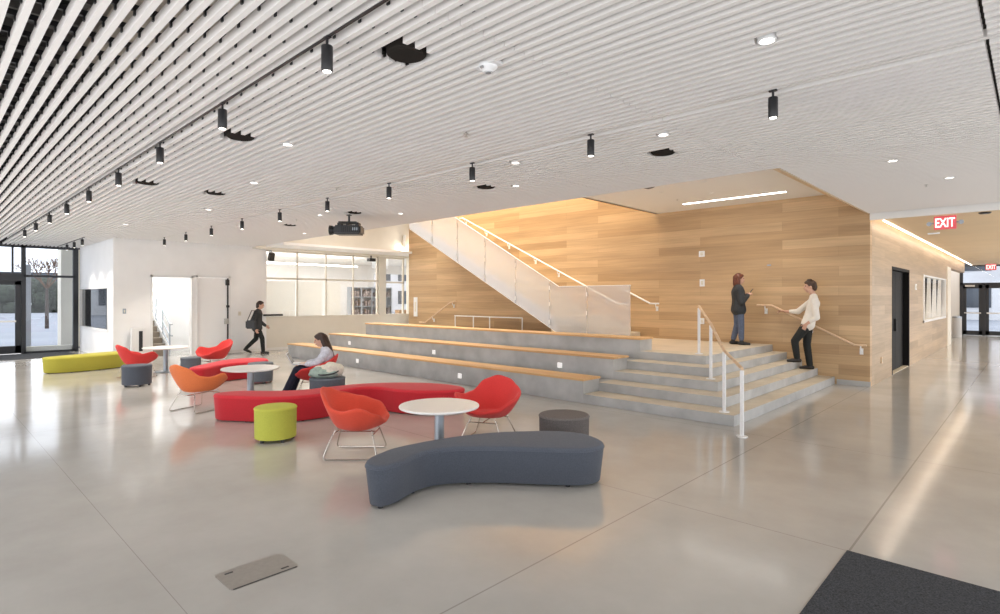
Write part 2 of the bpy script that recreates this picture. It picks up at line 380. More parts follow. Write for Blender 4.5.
# stair room behind the openings
struct('wall_stair_room', MB().box(-23.5, -23.4, 4.0, 7.6, 0, 4.4).box(-23.5, XL-.2, 7.5, 7.6, 0, 4.4).box(-23.5, XL-.2, 4.0, 4.1, 0, 4.4)
       .box(-20.6, -20.5, 5.62, 7.5, 0, 4.4), M['white'])
f1 = struct('door_2', MB().box(XL-.205, XL+.012, 4.74, 4.80, 0, 2.42).box(XL-.205, XL+.012, 5.83, 5.88, 0, 2.42).box(XL-.205, XL+.012, 4.74, 5.88, 2.36, 2.42), M['whitemetal'])
f2 = struct('door_3', MB().box(XL-.205, XL+.012, 5.96, 6.01, 0, 2.44).box(XL-.205, XL+.012, 6.92, 6.97, 0, 2.44).box(XL-.205, XL+.012, 5.96, 6.97, 2.38, 2.44), M['whitemetal'])
struct('door_leaf', MB().box(XL-.11, XL-.06, 6.01, 6.885, .01, 2.37), mat('white_door', (.93, .93, .935, 1), .35), f2)
struct('door_hinge_strip', MB().box(XL-.10, XL-.02, 6.885, 6.92, .02, 2.37).box(XL-.1, XL+.03, 6.84, 6.93, 2.15, 2.33).box(XL-.06, XL+.03, 6.86, 6.93, 1.45, 1.52), M['black'], f2)
struct('door_handle', MB().box(XL-.06, XL+.04, 6.80, 6.90, .93, 1.10).cyl((XL+.03, 6.76, 1.02), (XL+.03, 6.9, 1.02), .012), M['steel'], f2)
# stair seen through the first opening
st = thing('staircase', 'beige staircase with grey rails seen through the left white opening', 'staircase', (-20.2, 5.27, 0))
b = MB()
for k in range(13): b.box(1.0-.28*(k+1), 1.0-.28*k, -1.0, .12, max(0, .17*k-.15), .17*(k+1))
b.obj('flight', M['stairtread'], st)
b = MB()
for z0 in (.95, .60, .3):
    b.tube([(1.25, .17, z0), (1.0, .17, z0), (-2.4, .17, z0+2.06)], .02)
for k in range(5): b.cyl((1.0-.7*k, .17, .42*k), (1.0-.7*k, .17, .42*k+.95), .02)
b.obj('handrail', M['greymetal'], st)
q = MB().vprism([(1.02, 0), (1.02, .2), (-2.5, 2.33), (-2.5, 2.05)], .13, .155); q.obj('stringer', M['facade'], st)

# classroom behind the windows
struct('wall_classroom', MB().box(-24.6, -24.5, 8, 16.3, 0, 3.8).box(-24.6, -24.5, 16.3, 21, 0, .7).box(-24.6, -24.5, 16.3, 21, 3.0, 3.8)
       .box(-24.6, XL-.2, 7.95, 8.05, 0, 3.8).box(-24.6, -17.3, 21.0, 21.1, 0, 3.8), M['white'])
struct('ceiling_classroom', MB().box(-24.6, -17, 8, 21, 3.42, 3.5), M['white'])
struct('floor_classroom', MB().box(-24.2, -17.2, 14.2, 21, .001, .004).box(-24.2, XL-.2, 8, 14.2, .001, .004), M['cream'])
o = MB().box(-20.72, -20.6, 8.3, 12.9, 3.04, 3.09).obj('linear_ceiling_light', M['ledw'])
tag(o, 'long glowing linear ceiling light inside the classroom behind the glass', 'light')
# classroom window frames
b = MB()
for y, t in ((8.12, .05), (9.24, .04), (10.33, .04), (11.45, .04), (12.5, .05), (12.88, .05), (13.75, .06)):
    b.box(XL-.13, XL-.05, y-t/2, y+t/2, 1.1, 3.36)
b.box(XL-.13, XL-.05, 8.12, 12.5, 2.38, 2.44).box(XL-.13, XL-.05, 12.88, 13.8, 2.34, 2.40)
b.box(XL-.2, XL+.02, 8.1, 13.8, 1.08, 1.12).box(XL-.13, XL-.05, 8.12, 13.8, 3.31, 3.37)
w = struct('window_3', b, M['cream'])
struct('pane', MB().box(XL-.095, XL-.085, 8.12, 12.5, 1.12, 3.32).box(XL-.095, XL-.085, 12.9, 13.74, 1.12, 3.32), M['glass'], w)
for y0, y1 in ((8.18, 9.19), (9.30, 10.2), (10.4, 10.95)):
    MB().box(XL-.17, XL-.15, y0, y1, 1.12, 2.32).obj('roller_shade', M['board'], w)
t = thing('bookcase', 'tall grey bookcase behind the right classroom pane', 'bookcase', (-22.4, 14.6, 0))
b = MB()
for k in range(6): b.box(-.15, .15, -1.0, 1.2, .1+.42*k, .13+.42*k)
for y in (-1.0, -.45, .1, .65, 1.2): b.box(-.15, .15, y-.02, y+.02, 0, 2.25)
b.box(-.17, -.15, -1, 1.2, 0, 2.25)
b.obj('shelf_frame', M['greymetal'], t)
b = MB(); y = -.95
while y < 1.1:
    for k in range(5):
        if random.random() < .75: b.box(-.12, .1, y, y+.05, .13+.42*k, .13+.42*k+random.uniform(.2, .33))
    y += random.uniform(.055, .12)
o = b.obj('book_rows', M['book'], t); o['kind'] = 'stuff'
t = thing('cardboard_box', 'brown box on the sill behind the far right window', 'box', (-19.1, 14.05, 1.02))
MB().box(-.15, .15, -.22, .22, 0, .24, .005).obj('carton', mat('cardboard', (.42, .27, .16, 1), .8), t)
MB().box(-.16, .16, -.03, .03, .236, .246).obj('tape', M['canvas'], t)
struct('trim_sill_shelf', MB().box(-19.4, XL-.2, 13.0, 16.5, .98, 1.02), M['cream'])

# ------------------------------------------------------------------ entrance glazing
b = MB()
def mull(y, w_, z0, z1, d=.14): b.box(XG-d/2, XG+d/2, y-w_/2, y+w_/2, z0, z1)
mull(3.72, .14, 0, ZC+.02); mull(2.40, .11, 0, ZC+.02); mull(2.14, .05, 2.45, ZC); mull(.2, .11, 0, ZC)
b.box(XG-.07, XG+.07, -2.9, 3.72, 3.33, ZC+.03).box(XG-.07, XG+.07, 2.4, 3.72, 2.41, 2.48).box(XG-.08, XG+.08, .2, 2.4, 2.28, 2.52)
b.box(XG-.07, XG+.07, 2.4, 3.72, .0, .06).box(XG-.07, XG+.07, -2.9, .2, 0, .1).box(XG-.05, XG+.05, -2.9, .2, 2.4, 2.46)
mull(-1.4, .09, 0, ZC); mull(-2.85, .12, 0, ZC)
w = struct('window_1', b, M['dkframe'])
struct('sill', MB().box(XG-.3, XG-.07, 2.45, 3.66, .06, .20), M['stucco'], w)
struct('pane', MB().box(XG-.01, XG+.01, 2.45, 3.66, .06, 3.34).box(XG-.01, XG+.01, .2, 2.36, 2.5, 3.34).box(XG-.01, XG+.01, -2.85, .16, .1, 3.34), M['glassblue'], w)
d = struct('door_1', MB().box(XG-.03, XG+.03, 2.2, 2.34, .02, 2.28).box(XG-.03, XG+.03, 1.28, 1.38, .02, 2.28).box(XG-.03, XG+.03, 1.28, 2.34, 2.16, 2.28)
           .box(XG-.03, XG+.03, 1.28, 2.34, .02, .26).box(XG-.03, XG+.03, .26, .36, .02, 2.28).box(XG-.03, XG+.03, 1.18, 1.27, .02, 2.28)
           .box(XG-.03, XG+.03, .26, 1.27, 2.16, 2.28).box(XG-.03, XG+.03, .26, 1.27, .02, .26), M['dkframe'])
struct('pane', MB().box(XG-.008, XG+.008, 1.38, 2.2, .26, 2.16).box(XG-.008, XG+.008, .36, 1.18, .26, 2.16), M['glassblue'], d)
struct('push_bar', MB().box(XG+.04, XG+.08, 1.36, 2.22, 1.0, 1.05).box(XG+.04, XG+.08, .34, 1.2, 1.0, 1.05), M['steel'], d)
# vestibule outside: column, cream pier, inner door set
struct('trim_pier', MB().box(-25.6, -24.9, 3.62, 4.6, 0, 4.2), M['stucco'])
struct('trim_post', MB().box(-25.1, -24.9, 2.64, 2.80, 0, 2.9), M['facade'])
o = MB().box(XG+.1, XG+2.1, .9, 3.5, .0, .008).obj('entrance_mat', M['carpet'])
tag(o, 'dark walk-off mat on the floor in front of the glazed entrance door', 'mat')

# ------------------------------------------------------------------ corridor end doors
YE = 34.4
struct('wall_corridor_end', MB().box(-3.5, -2.5, YE-.05, YE+.1, 0, 3.5).box(1.4, 4.5, YE-.05, YE+.1, 0, 3.5), M['gyp'])
b = MB()
b.box(-2.62, -2.50, YE-.08, YE+.06, 0, 3.3).box(-2.62, 1.4, YE-.08, YE+.06, 2.36, 2.46).box(-2.62, 1.4, YE-.08, YE+.06, 3.22, 3.3)
b.box(-1.8, -1.7, YE-.08, YE+.06, 0, 2.4).box(-.92, -.82, YE-.08, YE+.06, 0, 3.3).box(1.3, 1.4, YE-.08, YE+.06, 0, 3.3)
w = struct('window_6', b, M['dkframe'])
struct('pane', MB().box(-2.5, 1.3, YE-.01, YE+.01, 2.45, 3.24).box(-.82, 1.3, YE-.01, YE, .02, 2.36), M['glassblue'], w)
for k, (a, c) in enumerate(((-2.5, -1.8), (-1.7, -.92))):
    d = struct('door_%d' % (5+k), MB().box(a, a+.13, YE-.05, YE, .02, 2.36).box(c-.13, c, YE-.05, YE, .02, 2.36).box(a, c, YE-.05, YE, 2.2, 2.36).box(a, c, YE-.05, YE, .02, .22), M['dkframe'])
    struct('pane', MB().box(a+.12, c-.12, YE-.03, YE-.02, .2, 2.22), M['glassblue'], d)
    struct('push_bar', MB().box(a+.05, c-.05, YE-.12, YE-.06, 1.02, 1.08), M['steel'], d)
struct('door_closer', MB().box(-2.42, -2.07, YE-.14, YE-.05, 2.28, 2.36), M['steel'], d)
o = MB().box(XC-.45, XC-.02, YE-.0, YE+.0, 0, .001)
o.bm.free()
t = thing('waste_bin', 'pale grey cylindrical bin in the corridor alcove near the far doors', 'bin', (-2.55, 32.2, 0))
MB().lathe([(.16, 0), (.17, .02), (.17, .84), (.165, .86)]).obj('body', M['facade'], t, True)
MB().lathe([(.175, .86), (.175, .92), (.06, .95), (.05, .95)]).obj('lid', M['greymetal'], t, True)
t = thing('drinking_fountain', 'small dark wall fixture in the corridor alcove above the bin', 'fountain', (-3.34, 30.2, 2.2))
MB().box(.0, .22, -.35, .35, -.05, .12, .02).obj('cabinet', M['greymetal'], t)
MB().box(.25, .3, -.25, .25, 0, .05).obj('bracket', M['black'], t)

# ------------------------------------------------------------------ slat ceiling
PITCH = 2.93/30; SWD = .037; SDP = .068
JOINTS = [-.23-2.29*k for k in range(11)]
def cut_speakers():
    return [(-3.11, 2.33, .145), (-5.95, 2.34, .145), (-9.3, 2.35, .145), (-9.43, 3.33, .145), (-5.97, 5.94, .145), (-3.09, 5.94, .145), (-9.6, 5.95, .145), (-12.3, 5.95, .145)]
SPK = cut_speakers()
DLS = [(-1.25, 3.79), (-2.73, 5.25), (-1.25, 8.15), (-.86, 9.84), (-4.6, 5.09), (-5.54, 6.14), (-5.83, 2.79), (-8.11, 3.38), (-11.2, 3.83), (-10.3, 5.6), (-13.2, 5.2), (-14.8, 3.3), (-9.0, 6.6), (-13.5, 6.9)]
CUTS = SPK + [(x, y, .065) for x, y in DLS]
TR = [1.82, 4.75]
b = MB()
def slat(bm, x0, x1, y, z0=ZC, w_=SWD, h_=SDP):
    vs = [bm.verts.new(p) for p in ((x0, y-w_/2, z0), (x1, y-w_/2, z0), (x1, y+w_/2, z0), (x0, y+w_/2, z0), (x0, y-w_/2, z0+h_), (x1, y-w_/2, z0+h_), (x1, y+w_/2, z0+h_), (x0, y+w_/2, z0+h_))]
    for f in ((0, 3, 2, 1), (4, 5, 6, 7), (0, 1, 5, 4), (1, 2, 6, 5), (2, 3, 7, 6), (3, 0, 4, 7)): bm.faces.new([vs[i] for i in f])
y = 1.82-PITCH*29
ys = []
k = 0
while y < YW-.06:
    if all(abs(y-t_) > .03 for t_ in TR):
        ys.append(y)
    y += PITCH
for y in ys:
    xl = -22.95 if y < YL-.02 else -18.28
    if y > 7.63: xl = XC+.0
    segs = []; x1 = 4.3
    edges = [4.3]+[j for j in JOINTS if j > xl]+[xl]
    if y > 7.63: edges = [4.3, -.23, xl]
    for a, c in zip(edges, edges[1:]):
        g = .011 if abs(a+.23) < .01 else .003
        g2 = .011 if abs(c+.23) < .01 else .003
        segs.append((c+g2, a-g))
    for cx, cy, r_ in CUTS:
        if abs(y-cy) < r_:
            hw = r_*1.06 if r_ < .1 else r_
            out = []
            for s0, s1 in segs:
                if cx-hw < s1 and cx+hw > s0:
                    if cx-hw > s0: out.append((s0, cx-hw))
                    if cx+hw < s1: out.append((cx+hw, s1))
                else: out.append((s0, s1))
            segs = out
    for s0, s1 in segs: slat(b.bm, s0, s1, y)
struct('ceiling_slats', b, M['slat'])
# black carrier bars over the slats with clips
b = MB(); x = -22.8
while x < 4:
    ymax = 7.6 if x < XC else YW-.05
    b.box(x-.012, x+.012, -2.7, ymax, ZC+SDP, ZC+SDP+.035)
    x += .30
for y in ys:
    if y > 5.5: continue
    xl = -22.8 if y < YL else -18.2
    x = -22.8
    while x < 3:
        if x > xl: slat(b.bm, x-.012, x+.012, y-SWD/2-.006, ZC+SDP-.028, .010, .03)
        x += .30
struct('ceiling_carriers', b, M['black'])
# dim services in the plenum
b = MB()
for y in (-.6, .15, .9): b.cyl((-23, y, 3.95), (4, y, 3.95), .05, n=10)
for k in range(16): b.box(-20+1.5*k, -19.9+1.5*k, -2.9, 3.0, 4.2, 4.4)
for k in range(24): b.box(-8+.42*k, -7.95+.42*k, -2.5, 2.6, 3.72, 3.80)
struct('ceiling_services', b, M['duct'])
b = MB(); b.box(-5.6, -3.4, .9, 1.9, 3.64, 3.95).cyl((-2.6, -2, 4.0), (-2.6, 3, 4.0), .16, n=16)
struct('ceiling_duct', b, mat('pale_duct', (.62, .56, .48, 1), .6, noise=.35, nscale=5))
# black tracks
for i, ty in enumerate(TR):
    struct('trim_track_%d' % (i+1), MB().box(-18.25 if i else -20.6, 4.2, ty-.02, ty+.02, ZC+.012, ZC+SDP), M['slat'])
    if i == 0: struct('trim_track_slot_%d' % (i+1), MB().box(-18.25 if i else -20.6, 4.2, ty-(.004 if i else .011), ty+(.004 if i else .011), ZC+.006, ZC+.02), M['black'])
struct('trim_track_3', MB().box(-22.6, -18.6, 3.185, 3.215, ZC-.012, ZC+.0), M['black'])
# track spotlights
sp0 = thing('track_spotlight', 'x', 'spotlight', (0, 0, 0), 0, 'black cylinder track spotlights')
MB().lathe([(.004, -.21), (.034, -.21), (.0365, -.205), (.0365, -.052), (.033, -.047), (.004, -.047)], n=20).obj('housing', M['black'], sp0, True)
MB().cyl((0, 0, -.05), (0, 0, .02), .009, n=10).box(-.03, .03, -.014, .014, .0, .03).obj('stem', M['black'], sp0)
MB().cyl((0, 0, -.2115), (0, 0, -.2095), .027, n=20).obj('lens', M['lens'], sp0)
def track_lamp(x, y, lab, first):
    if first: sp0.location = (x, y, ZC); sp0['label'] = lab; r = sp0
    else: r = dup(sp0, (x, y, ZC), 0, lab)
    l = bpy.data.lights.new('spot_beam', 'SPOT'); l.energy = SPOT_W if x > -9 else (42 if x > -11.5 else 140); l.spot_size = math.radians(95); l.spot_blend = .8; l.color = (1, .90, .78); l.shadow_soft_size = .06
    lo = bpy.data.objects.new('spot_beam', l); COL.objects.link(lo); lo.location = (0, 0, -.225); lo.parent = r
SPOT_W = 16
for k in range(9): track_lamp(-3.26-1.745*k, TR[0], 'black cylinder spotlight on the upper-left ceiling track, %s from the near end' % ORD[k], k == 0)
for k in range(10): track_lamp(-1.52-1.745*k, TR[1], 'black cylinder spotlight on the long ceiling track nearer the steps, %s from the right end' % ORD[k], False)
for k, x in enumerate((-18.85, -19.96, -21.04)): track_lamp(x, 3.2, 'tiny black cylinder spotlight by the entrance glazing, %s from the white wall corner' % ORD[k], False)
# black round speakers in the slats
s0 = None
SPL = ['large black round ceiling speaker in the slats nearest the camera, beside the white detector', 'black round ceiling speaker beyond the second spotlight of the upper-left track',
       'black round ceiling speaker close to the third and fourth spotlights of the upper-left track', 'black round ceiling speaker midway between the two spotlight tracks at far left',
       'black round ceiling speaker behind the third spotlight of the right track', 'black round ceiling speaker behind the second spotlight of the right track, before the oak bay',
       'small black round ceiling speaker directly above the projector', 'small black round ceiling speaker at left of the projector']
for (x, y, r_), lab in zip(SPK, SPL):
    if s0 is None:
        s0 = thing('ceiling_speaker', lab, 'speaker', (x, y, ZC), 0, 'black round ceiling speakers')
        MB().lathe([(.01, .008), (.12, .008), (.133, .014), (.137, .026), (.137, .2), (.01, .2)], n=36).obj('enclosure', M['matblack'], s0, True)
        MB().lathe([(.01, .004), (.12, .004), (.12, .009), (.01, .009)], n=36).obj('grille', M['matblack'], s0, True)
    else: dup(s0, (x, y, ZC), 0, lab)
# recessed downlights
d0 = None
DLL = ['recessed white downlight at top right, between the last spotlight and the frame edge', 'recessed downlight just above the black speaker before the oak bay',
       'recessed downlight in the right ceiling beyond the rightmost spotlight', 'recessed downlight near the corridor header, furthest right', 'recessed downlight between the second and third spotlights of the right track',
       'recessed downlight behind the ceiling slats nearest the oak bay, left of its edge', 'recessed downlight at left centre between the near speaker and the track', 'recessed downlight above the long track at mid left',
       'recessed downlight left of the sixth spotlight of the right track', 'recessed downlight close to the projector mount', 'recessed downlight at far left of the projector before the white wall',
       'recessed downlight over the red lounge chairs at far left', 'recessed downlight beside the oak bay edge behind the projector', 'recessed downlight nearest the classroom windows']
def downlight(x, y, z, lab, w_=12):
    global d0
    if d0 is None:
        d0 = thing('downlight', lab, 'downlight', (x, y, z), 0, 'recessed downlights')
        MB().lathe([(.046, 0), (.055, 0), (.057, .006), (.057, .07), (.046, .07)], n=28, ring=True).obj('trim_ring', M['whitemetal'], d0, True)
        MB().cyl((0, 0, .015), (0, 0, .02), .046, n=28).obj('lens', M['lens'], d0)
        r = d0
    else: r = dup(d0, (x, y, z), 0, lab)
    l = bpy.data.lights.new('down_beam', 'SPOT'); l.energy = w_; l.spot_size = math.radians(120); l.spot_blend = 1; l.color = (1, .91, .80); l.shadow_soft_size = .06
    lo = bpy.data.objects.new('down_beam', l); COL.objects.link(lo); lo.location = (0, 0, -.01); lo.parent = r
DW = 10
for (x, y), lab in zip(DLS, DLL): downlight(x, y, ZC-.002, lab, DW)
for (x, y), lab in zip([(-4.4, 10.0), (-5.45, 10.39), (-4.75, 11.2), (-3.9, 11.75)], ['downlight in the smooth inner ceiling nearest its front edge', 'downlight in the smooth inner ceiling at its left front',
        'downlight in the middle of the smooth inner ceiling', 'downlight at the right end of the linear light in the inner ceiling']): downlight(x, y, 3.876, lab, 40)
o = MB().box(-5.78, -3.62, 12.04, 12.10, 3.868, 3.881).obj('linear_ceiling_light', M['ledw'])
tag(o, 'slim glowing linear light in the smooth inner ceiling above the steps', 'light')
# smoke detector and small sprinklers
t = thing('smoke_detector', 'white ceiling detector in the slats right of the nearest black speaker', 'detector', (-2.82, 2.83, ZC))
MB().lathe([(.01, -.045), (.035, -.045), (.045, -.03), (.062, -.018), (.068, 0), (.068, .012), (.01, .012)], n=28).obj('body', M['whitemetal'], t, True)
MB().box(-.10, .10, -.05, .05, -.003, .02).obj('mounting_plate', M['whitemetal'], t)
MB().cyl((0, 0, -.05), (0, 0, -.046), .02, n=20).obj('sensor_cap', M['greymetal'], t)
MB().box(-.013, .013, -.07, -.055, -.03, -.015).obj('strobe', M['silver'], t)
t = thing('ceiling_camera', 'small dark dome sensor in the inner ceiling by the bay front edge', 'camera', (-5.35, 9.7, 3.88))
MB().lathe([(.01, -.05), (.09, -.03), (.14, 0), (.14, .0), (.01, 0)], n=28).obj('dome', M['black'], t, True)
MB().lathe([(.145, -.008), (.155, -.008), (.155, 0), (.145, 0)], n=28, ring=True).obj('ring', M['whitemetal'], t, True)
s1 = None
for x, y, z, lab in [(-4.15, 3.85, ZC, 'tiny sprinkler head in the slats between the nearest spotlights of the two tracks'), (-7.6, 4.4, ZC, 'tiny sprinkler head beyond the fourth spotlight of the right track'), (-1.16, 10.22, ZC, 'tiny sprinkler head left of the downlight nearest the corridor header'),
                     (-5.6, 11.4, 3.88, 'tiny sprinkler head in the inner ceiling at the left of the linear light'), (-11.3, 5.6, ZC, 'white sprinkler head left of the projector mount')]:
    if s1 is None:
        s1 = thing('sprinkler_head', lab, 'sprinkler', (x, y, z), 0, 'ceiling sprinkler heads')
        MB().lathe([(.004, -.03), (.022, -.028), (.006, -.02), (.006, 0), (.03, 0), (.03, .004), (.008, .006), (.008, .11), (.004, .11)], n=16).obj('deflector', M['steel'], s1, True)
    else: dup(s1, (x, y, z), 0, lab)

# ------------------------------------------------------------------ tiered seating, steps, platform
YS = [7.72, 8.18, 8.65, 9.11, 9.57]; XS = [-2.97, -3.28, -3.58, -3.88, -4.17]; RZ = .147
XE = -5.46
st = thing('corner_steps', 'grey concrete corner steps wrapping the raised landing in front of the oak wall', 'steps', (-4, 9, 0))
for k in range(5):
    xr, yf, z0, z1 = XS[k], YS[k], RZ*k, RZ*(k+1)
    nxt = (XS[k+1], YS[k+1]) if k < 4 else None
    xl = XE
    if k == 4: poly = [(xl, yf), (xr, yf), (xr, YW-.002), (xr-.35, YW-.002), (xr-.35, yf+.5), (xl, yf+.5)]
    else: poly = [(xl, yf), (xr, yf), (xr, YW-.002), (xr-.45, YW-.002), (xr-.45, yf+.6), (xl, yf+.6)]
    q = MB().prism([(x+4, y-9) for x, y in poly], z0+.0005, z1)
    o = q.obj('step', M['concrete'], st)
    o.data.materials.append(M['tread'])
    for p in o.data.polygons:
        if abs(p.normal.z) > .9: p.material_index = 1  # upward faces painted lighter and warmer, as lit from above
struct('floor_platform', MB().box(-14.8, -4.515, 10.07, YW-.003, 0, RZ*5-.001).box(-5.7, -4.515, 9.6, 10.07, .6, RZ*5-.001), M['platwood'])
b = MB()
for k in range(4): b.box(-14.8-.3*(k+1), -14.8-.3*k, 11.3, YW-.003, 0, RZ*(4-k))
o = b.obj('side_steps', M['concrete']); tag(o, 'concrete steps going down behind the left end of the tiered seating', 'steps')
ts = thing('tiered_seating', 'long grey concrete seating tiers topped with oak planks', 'bleacher', (-10, 8.5, 0))
LX = [-16.1, -15.35, -14.82]; TT = [.40, .69, .985]; FB = [0, .147*2, .147*4]
for k in range(3):
    yf = YS[2*k]
    z0 = FB[k] if k else 0
    b = MB().box(LX[k]+10, XE+10, yf-8.5-(.0006 if k == 0 else 0), yf+.46-8.5, z0 if k else 0, TT[k]-.035)
    b.box(LX[k]+10, XE+10-(.3 if k == 9 else 0), yf+.46-8.5, (YS[2*k+2] if k < 2 else 10.07)-8.5, 0, FB[k+1] if k < 2 else RZ*5)
    o = b.obj('seating_tier', M['concrete'], ts)
    q = MB().box(LX[k]+10, XE+10+.03, yf-.035-8.5, yf+.48-8.5, TT[k]-.035, TT[k], .006)
    q.obj('seat_plank', M['seatwood'], o)
for x, y, z in [(-12.33, 7.72, .17), (-8.51, 7.72, .16), (-14.23, 8.65, .46), (-10.46, 8.65, .45), (-6.66, 8.65, .45)]:
    MB().box(x+10-.055, x+10+.055, y-8.5-.012, y-8.5, z-.05, z+.05, .004).obj('step_light', M['stepled'], ts)

# upper staircase behind the frosted guard
YG = 11.2
us = thing('upper_staircase', 'pale staircase rising left along the oak wall behind a frosted guard', 'staircase', (0, 0, 0))
b = MB(); xs = -7.40; z = RZ*5
for k in range(3): b.box(xs-.27*(k+1), xs-.27*k, YG+.06, YW-.003, z, z+.14*(k+1))
b.box(-8.95, xs-.81, YG+.06, YW-.003, z, z+.56)
b.obj('lower_flight', M['tread'], us)
b = MB(); zl = z+.56
for k in range(19): b.box(-8.95-.31*(k+1), -8.95-.31*k, YG+.06, YW-.003, zl+.158*k-.12, zl+.158*(k+1))
b.obj('upper_flight', M['tread'], us)
# guard panels: flat piece then sloping panels
def gz_top(x): return 2.035 if x > -8.66 else 2.035+(-8.66-x)*.545
def gz_bot(x): return .736 if x > -8.55 else .93+(-8.8-x)*.515
jx = [-6.62, -7.80, -8.94, -10.11, -11.28, -12.45, -13.62, -14.8]
for a, c in zip(jx, jx[1:]):
    a2, c2 = a-.012, c+.012
    pts = [a2]+([-8.66] if c < -8.66 < a else [])+[c2]
    poly = [(x, gz_top(x)) for x in pts]+[(x, max(.736, gz_bot(x))) for x in reversed(pts)]
    MB().vprism(poly, YG-.012, YG+.012).obj('guard_panel', M['frost'], us)
for j in jx[1:-1]:
    zt, zb = gz_top(j), max(.74, gz_bot(j))
    for f in (.12, .5, .85):
        zz = zb+(zt-zb)*f
        MB().box(j-.012, j+.012, YG-.03, YG+.03, zz-.05, zz+.05).obj('clamp', M['steel'], us)
pts = [(-6.62, 2.035), (-8.66, 2.035), (-14.8, gz_top(-14.8))]
MB().tube([(x, YG, z_) for x, z_ in pts], .012).obj('guard_cap', M['whitemetal'], us)
MB().vprism([(-8.9, 1.30), (-8.6, .80), (-14.8, .80+6.2*.515), (-14.8, 1.12+6.2*.515)], YG+.02, YG+.06).obj('stringer', M['whitemetal'], us)

def wall_rail(name, label, pts, brk, m, y=YW-.09, r=.022):
    t = thing(name, label, 'handrail', (pts[0][0], y, pts[0][1]))
    x0, z0 = pts[0]
    MB().tube([(x-x0, 0, z_-z0) for x, z_ in pts], r).obj('rail', m, t, True)
    for x, z_ in brk:
        b = MB().tube([(x-x0, 0, z_-z0-r), (x-x0, .01, z_-z0-.09), (x-x0, .085, z_-z0-.12)], .012).box(x-x0-.03, x-x0+.03, .07, .089, z_-z0-.19, z_-z0-.07)
        b.obj('bracket', M['whitemetal'], t)
    return t
def lz(p, q, x): return p[1]+(q[1]-p[1])*(x-p[0])/(q[0]-p[0])
A0, A1 = (-14.1, 4.47), (-8.03, 1.6)
wall_rail('wall_handrail', 'long pale handrail sloping up the oak wall above the frosted stair guard', [(-14.25, 4.47), A0, A1, (-7.67, 1.58)], [(x, lz(A0, A1, x)) for x in (-14.0, -13.02, -12.01, -10.92, -10.04, -8.4)], M['whitemetal'])
wall_rail('wall_handrail', 'short pale handrail on the oak wall at the right end of the frosted guard', [(-7.94, 2.02), (-7.07, 1.61), (-6.83, 1.61)], [(-6.92, 1.61)], M['whitemetal'])
wall_rail('wall_handrail', 'oak handrail on the wall under the hand of the man on the steps', [(-4.47, 1.59), (-4.16, 1.59), (-2.61, .82), (-2.40, .82)], [(-4.3, 1.59), (-2.5, .82), (-3.4, 1.21)], M['railwood'])
wall_rail('wall_handrail', 'short handrail sloping down on the oak wall at the far left of the seating', [(-16.45, .86), (-16.12, .86), (-14.75, 1.58), (-14.45, 1.64)], [(-14.62, 1.60), (-15.7, 1.08)], M['railwood'])
# low white railing behind top tier
t = thing('low_railing', 'low white railing standing behind the top oak seating tier', 'railing', (-12, 11.9, RZ*5))
b = MB().tube([(-1.36, 0, .45), (1.5, 0, .45)], .018).obj('top_rail', M['whitemetal'], t)
for x in (-1.34, -.5, .2, 1.5): MB().cyl((x, 0, 0), (x, 0, .45), .018, n=10).obj('post', M['whitemetal'], t)
# stair railing on the corner steps
t = thing('stair_railing', 'white stair railing with oak top rail on the concrete corner steps', 'railing', (0, 0, 0))
PP = [(-2.68, 7.22, 0, .835), (-3.17, 7.88, RZ, RZ+.845), (-3.80, 8.91, RZ*3, RZ*3+.87), (-4.42, 9.85, RZ*5, RZ*5+.835)]
for x, y, z0, z1 in PP:
    o = MB().box(x-.021, x+.021, y-.016, y+.016, z0, z1, .003).obj('post', M['whitemetal'], t)
    MB().cyl((x, y, z0), (x, y, z0+.012), .07, n=20).obj('base_plate', M['whitemetal'], o)
MB().tube([(PP[0][0], PP[0][1], .86), (PP[1][0], PP[1][1], PP[1][3]+.02), (PP[2][0], PP[2][1], PP[2][3]+.02), (PP[3][0], PP[3][1], PP[3][3]+.03)], .022).obj('top_rail', M['railwood'], t, True)
# wall fittings
def plate(name, label, cat, c, n, w_, h_, m=None, inner=True):
    t = thing(name, label, cat, c)
    if n == 'Y':
        MB().box(-w_/2, w_/2, -.018, 0, -h_/2, h_/2, .003).obj('cover_plate', m or M['whitemetal'], t)
        if inner: MB().box(-w_/5, w_/5, -.024, -.017, -h_/4, h_/4).obj('button', M['canvas'], t)
    else:
        MB().box(0, .018, -w_/2, w_/2, -h_/2, h_/2, .003).obj('cover_plate', m or M['whitemetal'], t)
        if inner: MB().box(.017, .024, -w_/5, w_/5, -h_/4, h_/4).obj('button', M['canvas'], t)
plate('fire_alarm', 'small white alarm box high on the oak wall above the landing', 'alarm', (-5.76, YW, 2.80), 'Y', .14, .14)
plate('alarm_switch', 'small white call point on the oak wall below the alarm box', 'switch', (-5.75, YW, 2.11), 'Y', .12, .17)
plate('light_switch', 'low white switch plate on the oak wall beside the top railing post', 'switch', (-5.75, YW, 1.2), 'Y', .10, .14)
plate('wall_sensor', 'tiny dark sensor on the oak wall above the man', 'sensor', (-4.24, YW, 2.47), 'Y', .08, .03, M['greymetal'], False)
plate('wall_speaker_panel', 'tall white panel on the left end of the oak wall', 'panel', (-16.78, YW, 1.42), 'Y', .22, .72)
plate('card_reader', 'small white device beside the black corridor door', 'sensor', (XC, 18.75, 2.05), 'X', .25, .16)
plate('power_outlet', 'low outlet plate on the corridor oak wall before the black door', 'outlet', (XC, 14.1, .44), 'X', .1, .13, M['railwood'])
plate('thermostat', 'small grey thermostat on the white wall left of the stair opening', 'thermostat', (XL, 4.1, 1.38), 'X', .08, .14, M['greymetal'])
plate('wall_switch', 'pale switch plate on the white wall right of the white door', 'switch', (XL, 7.25, 1.25), 'X', .09, .13, M['cream'])
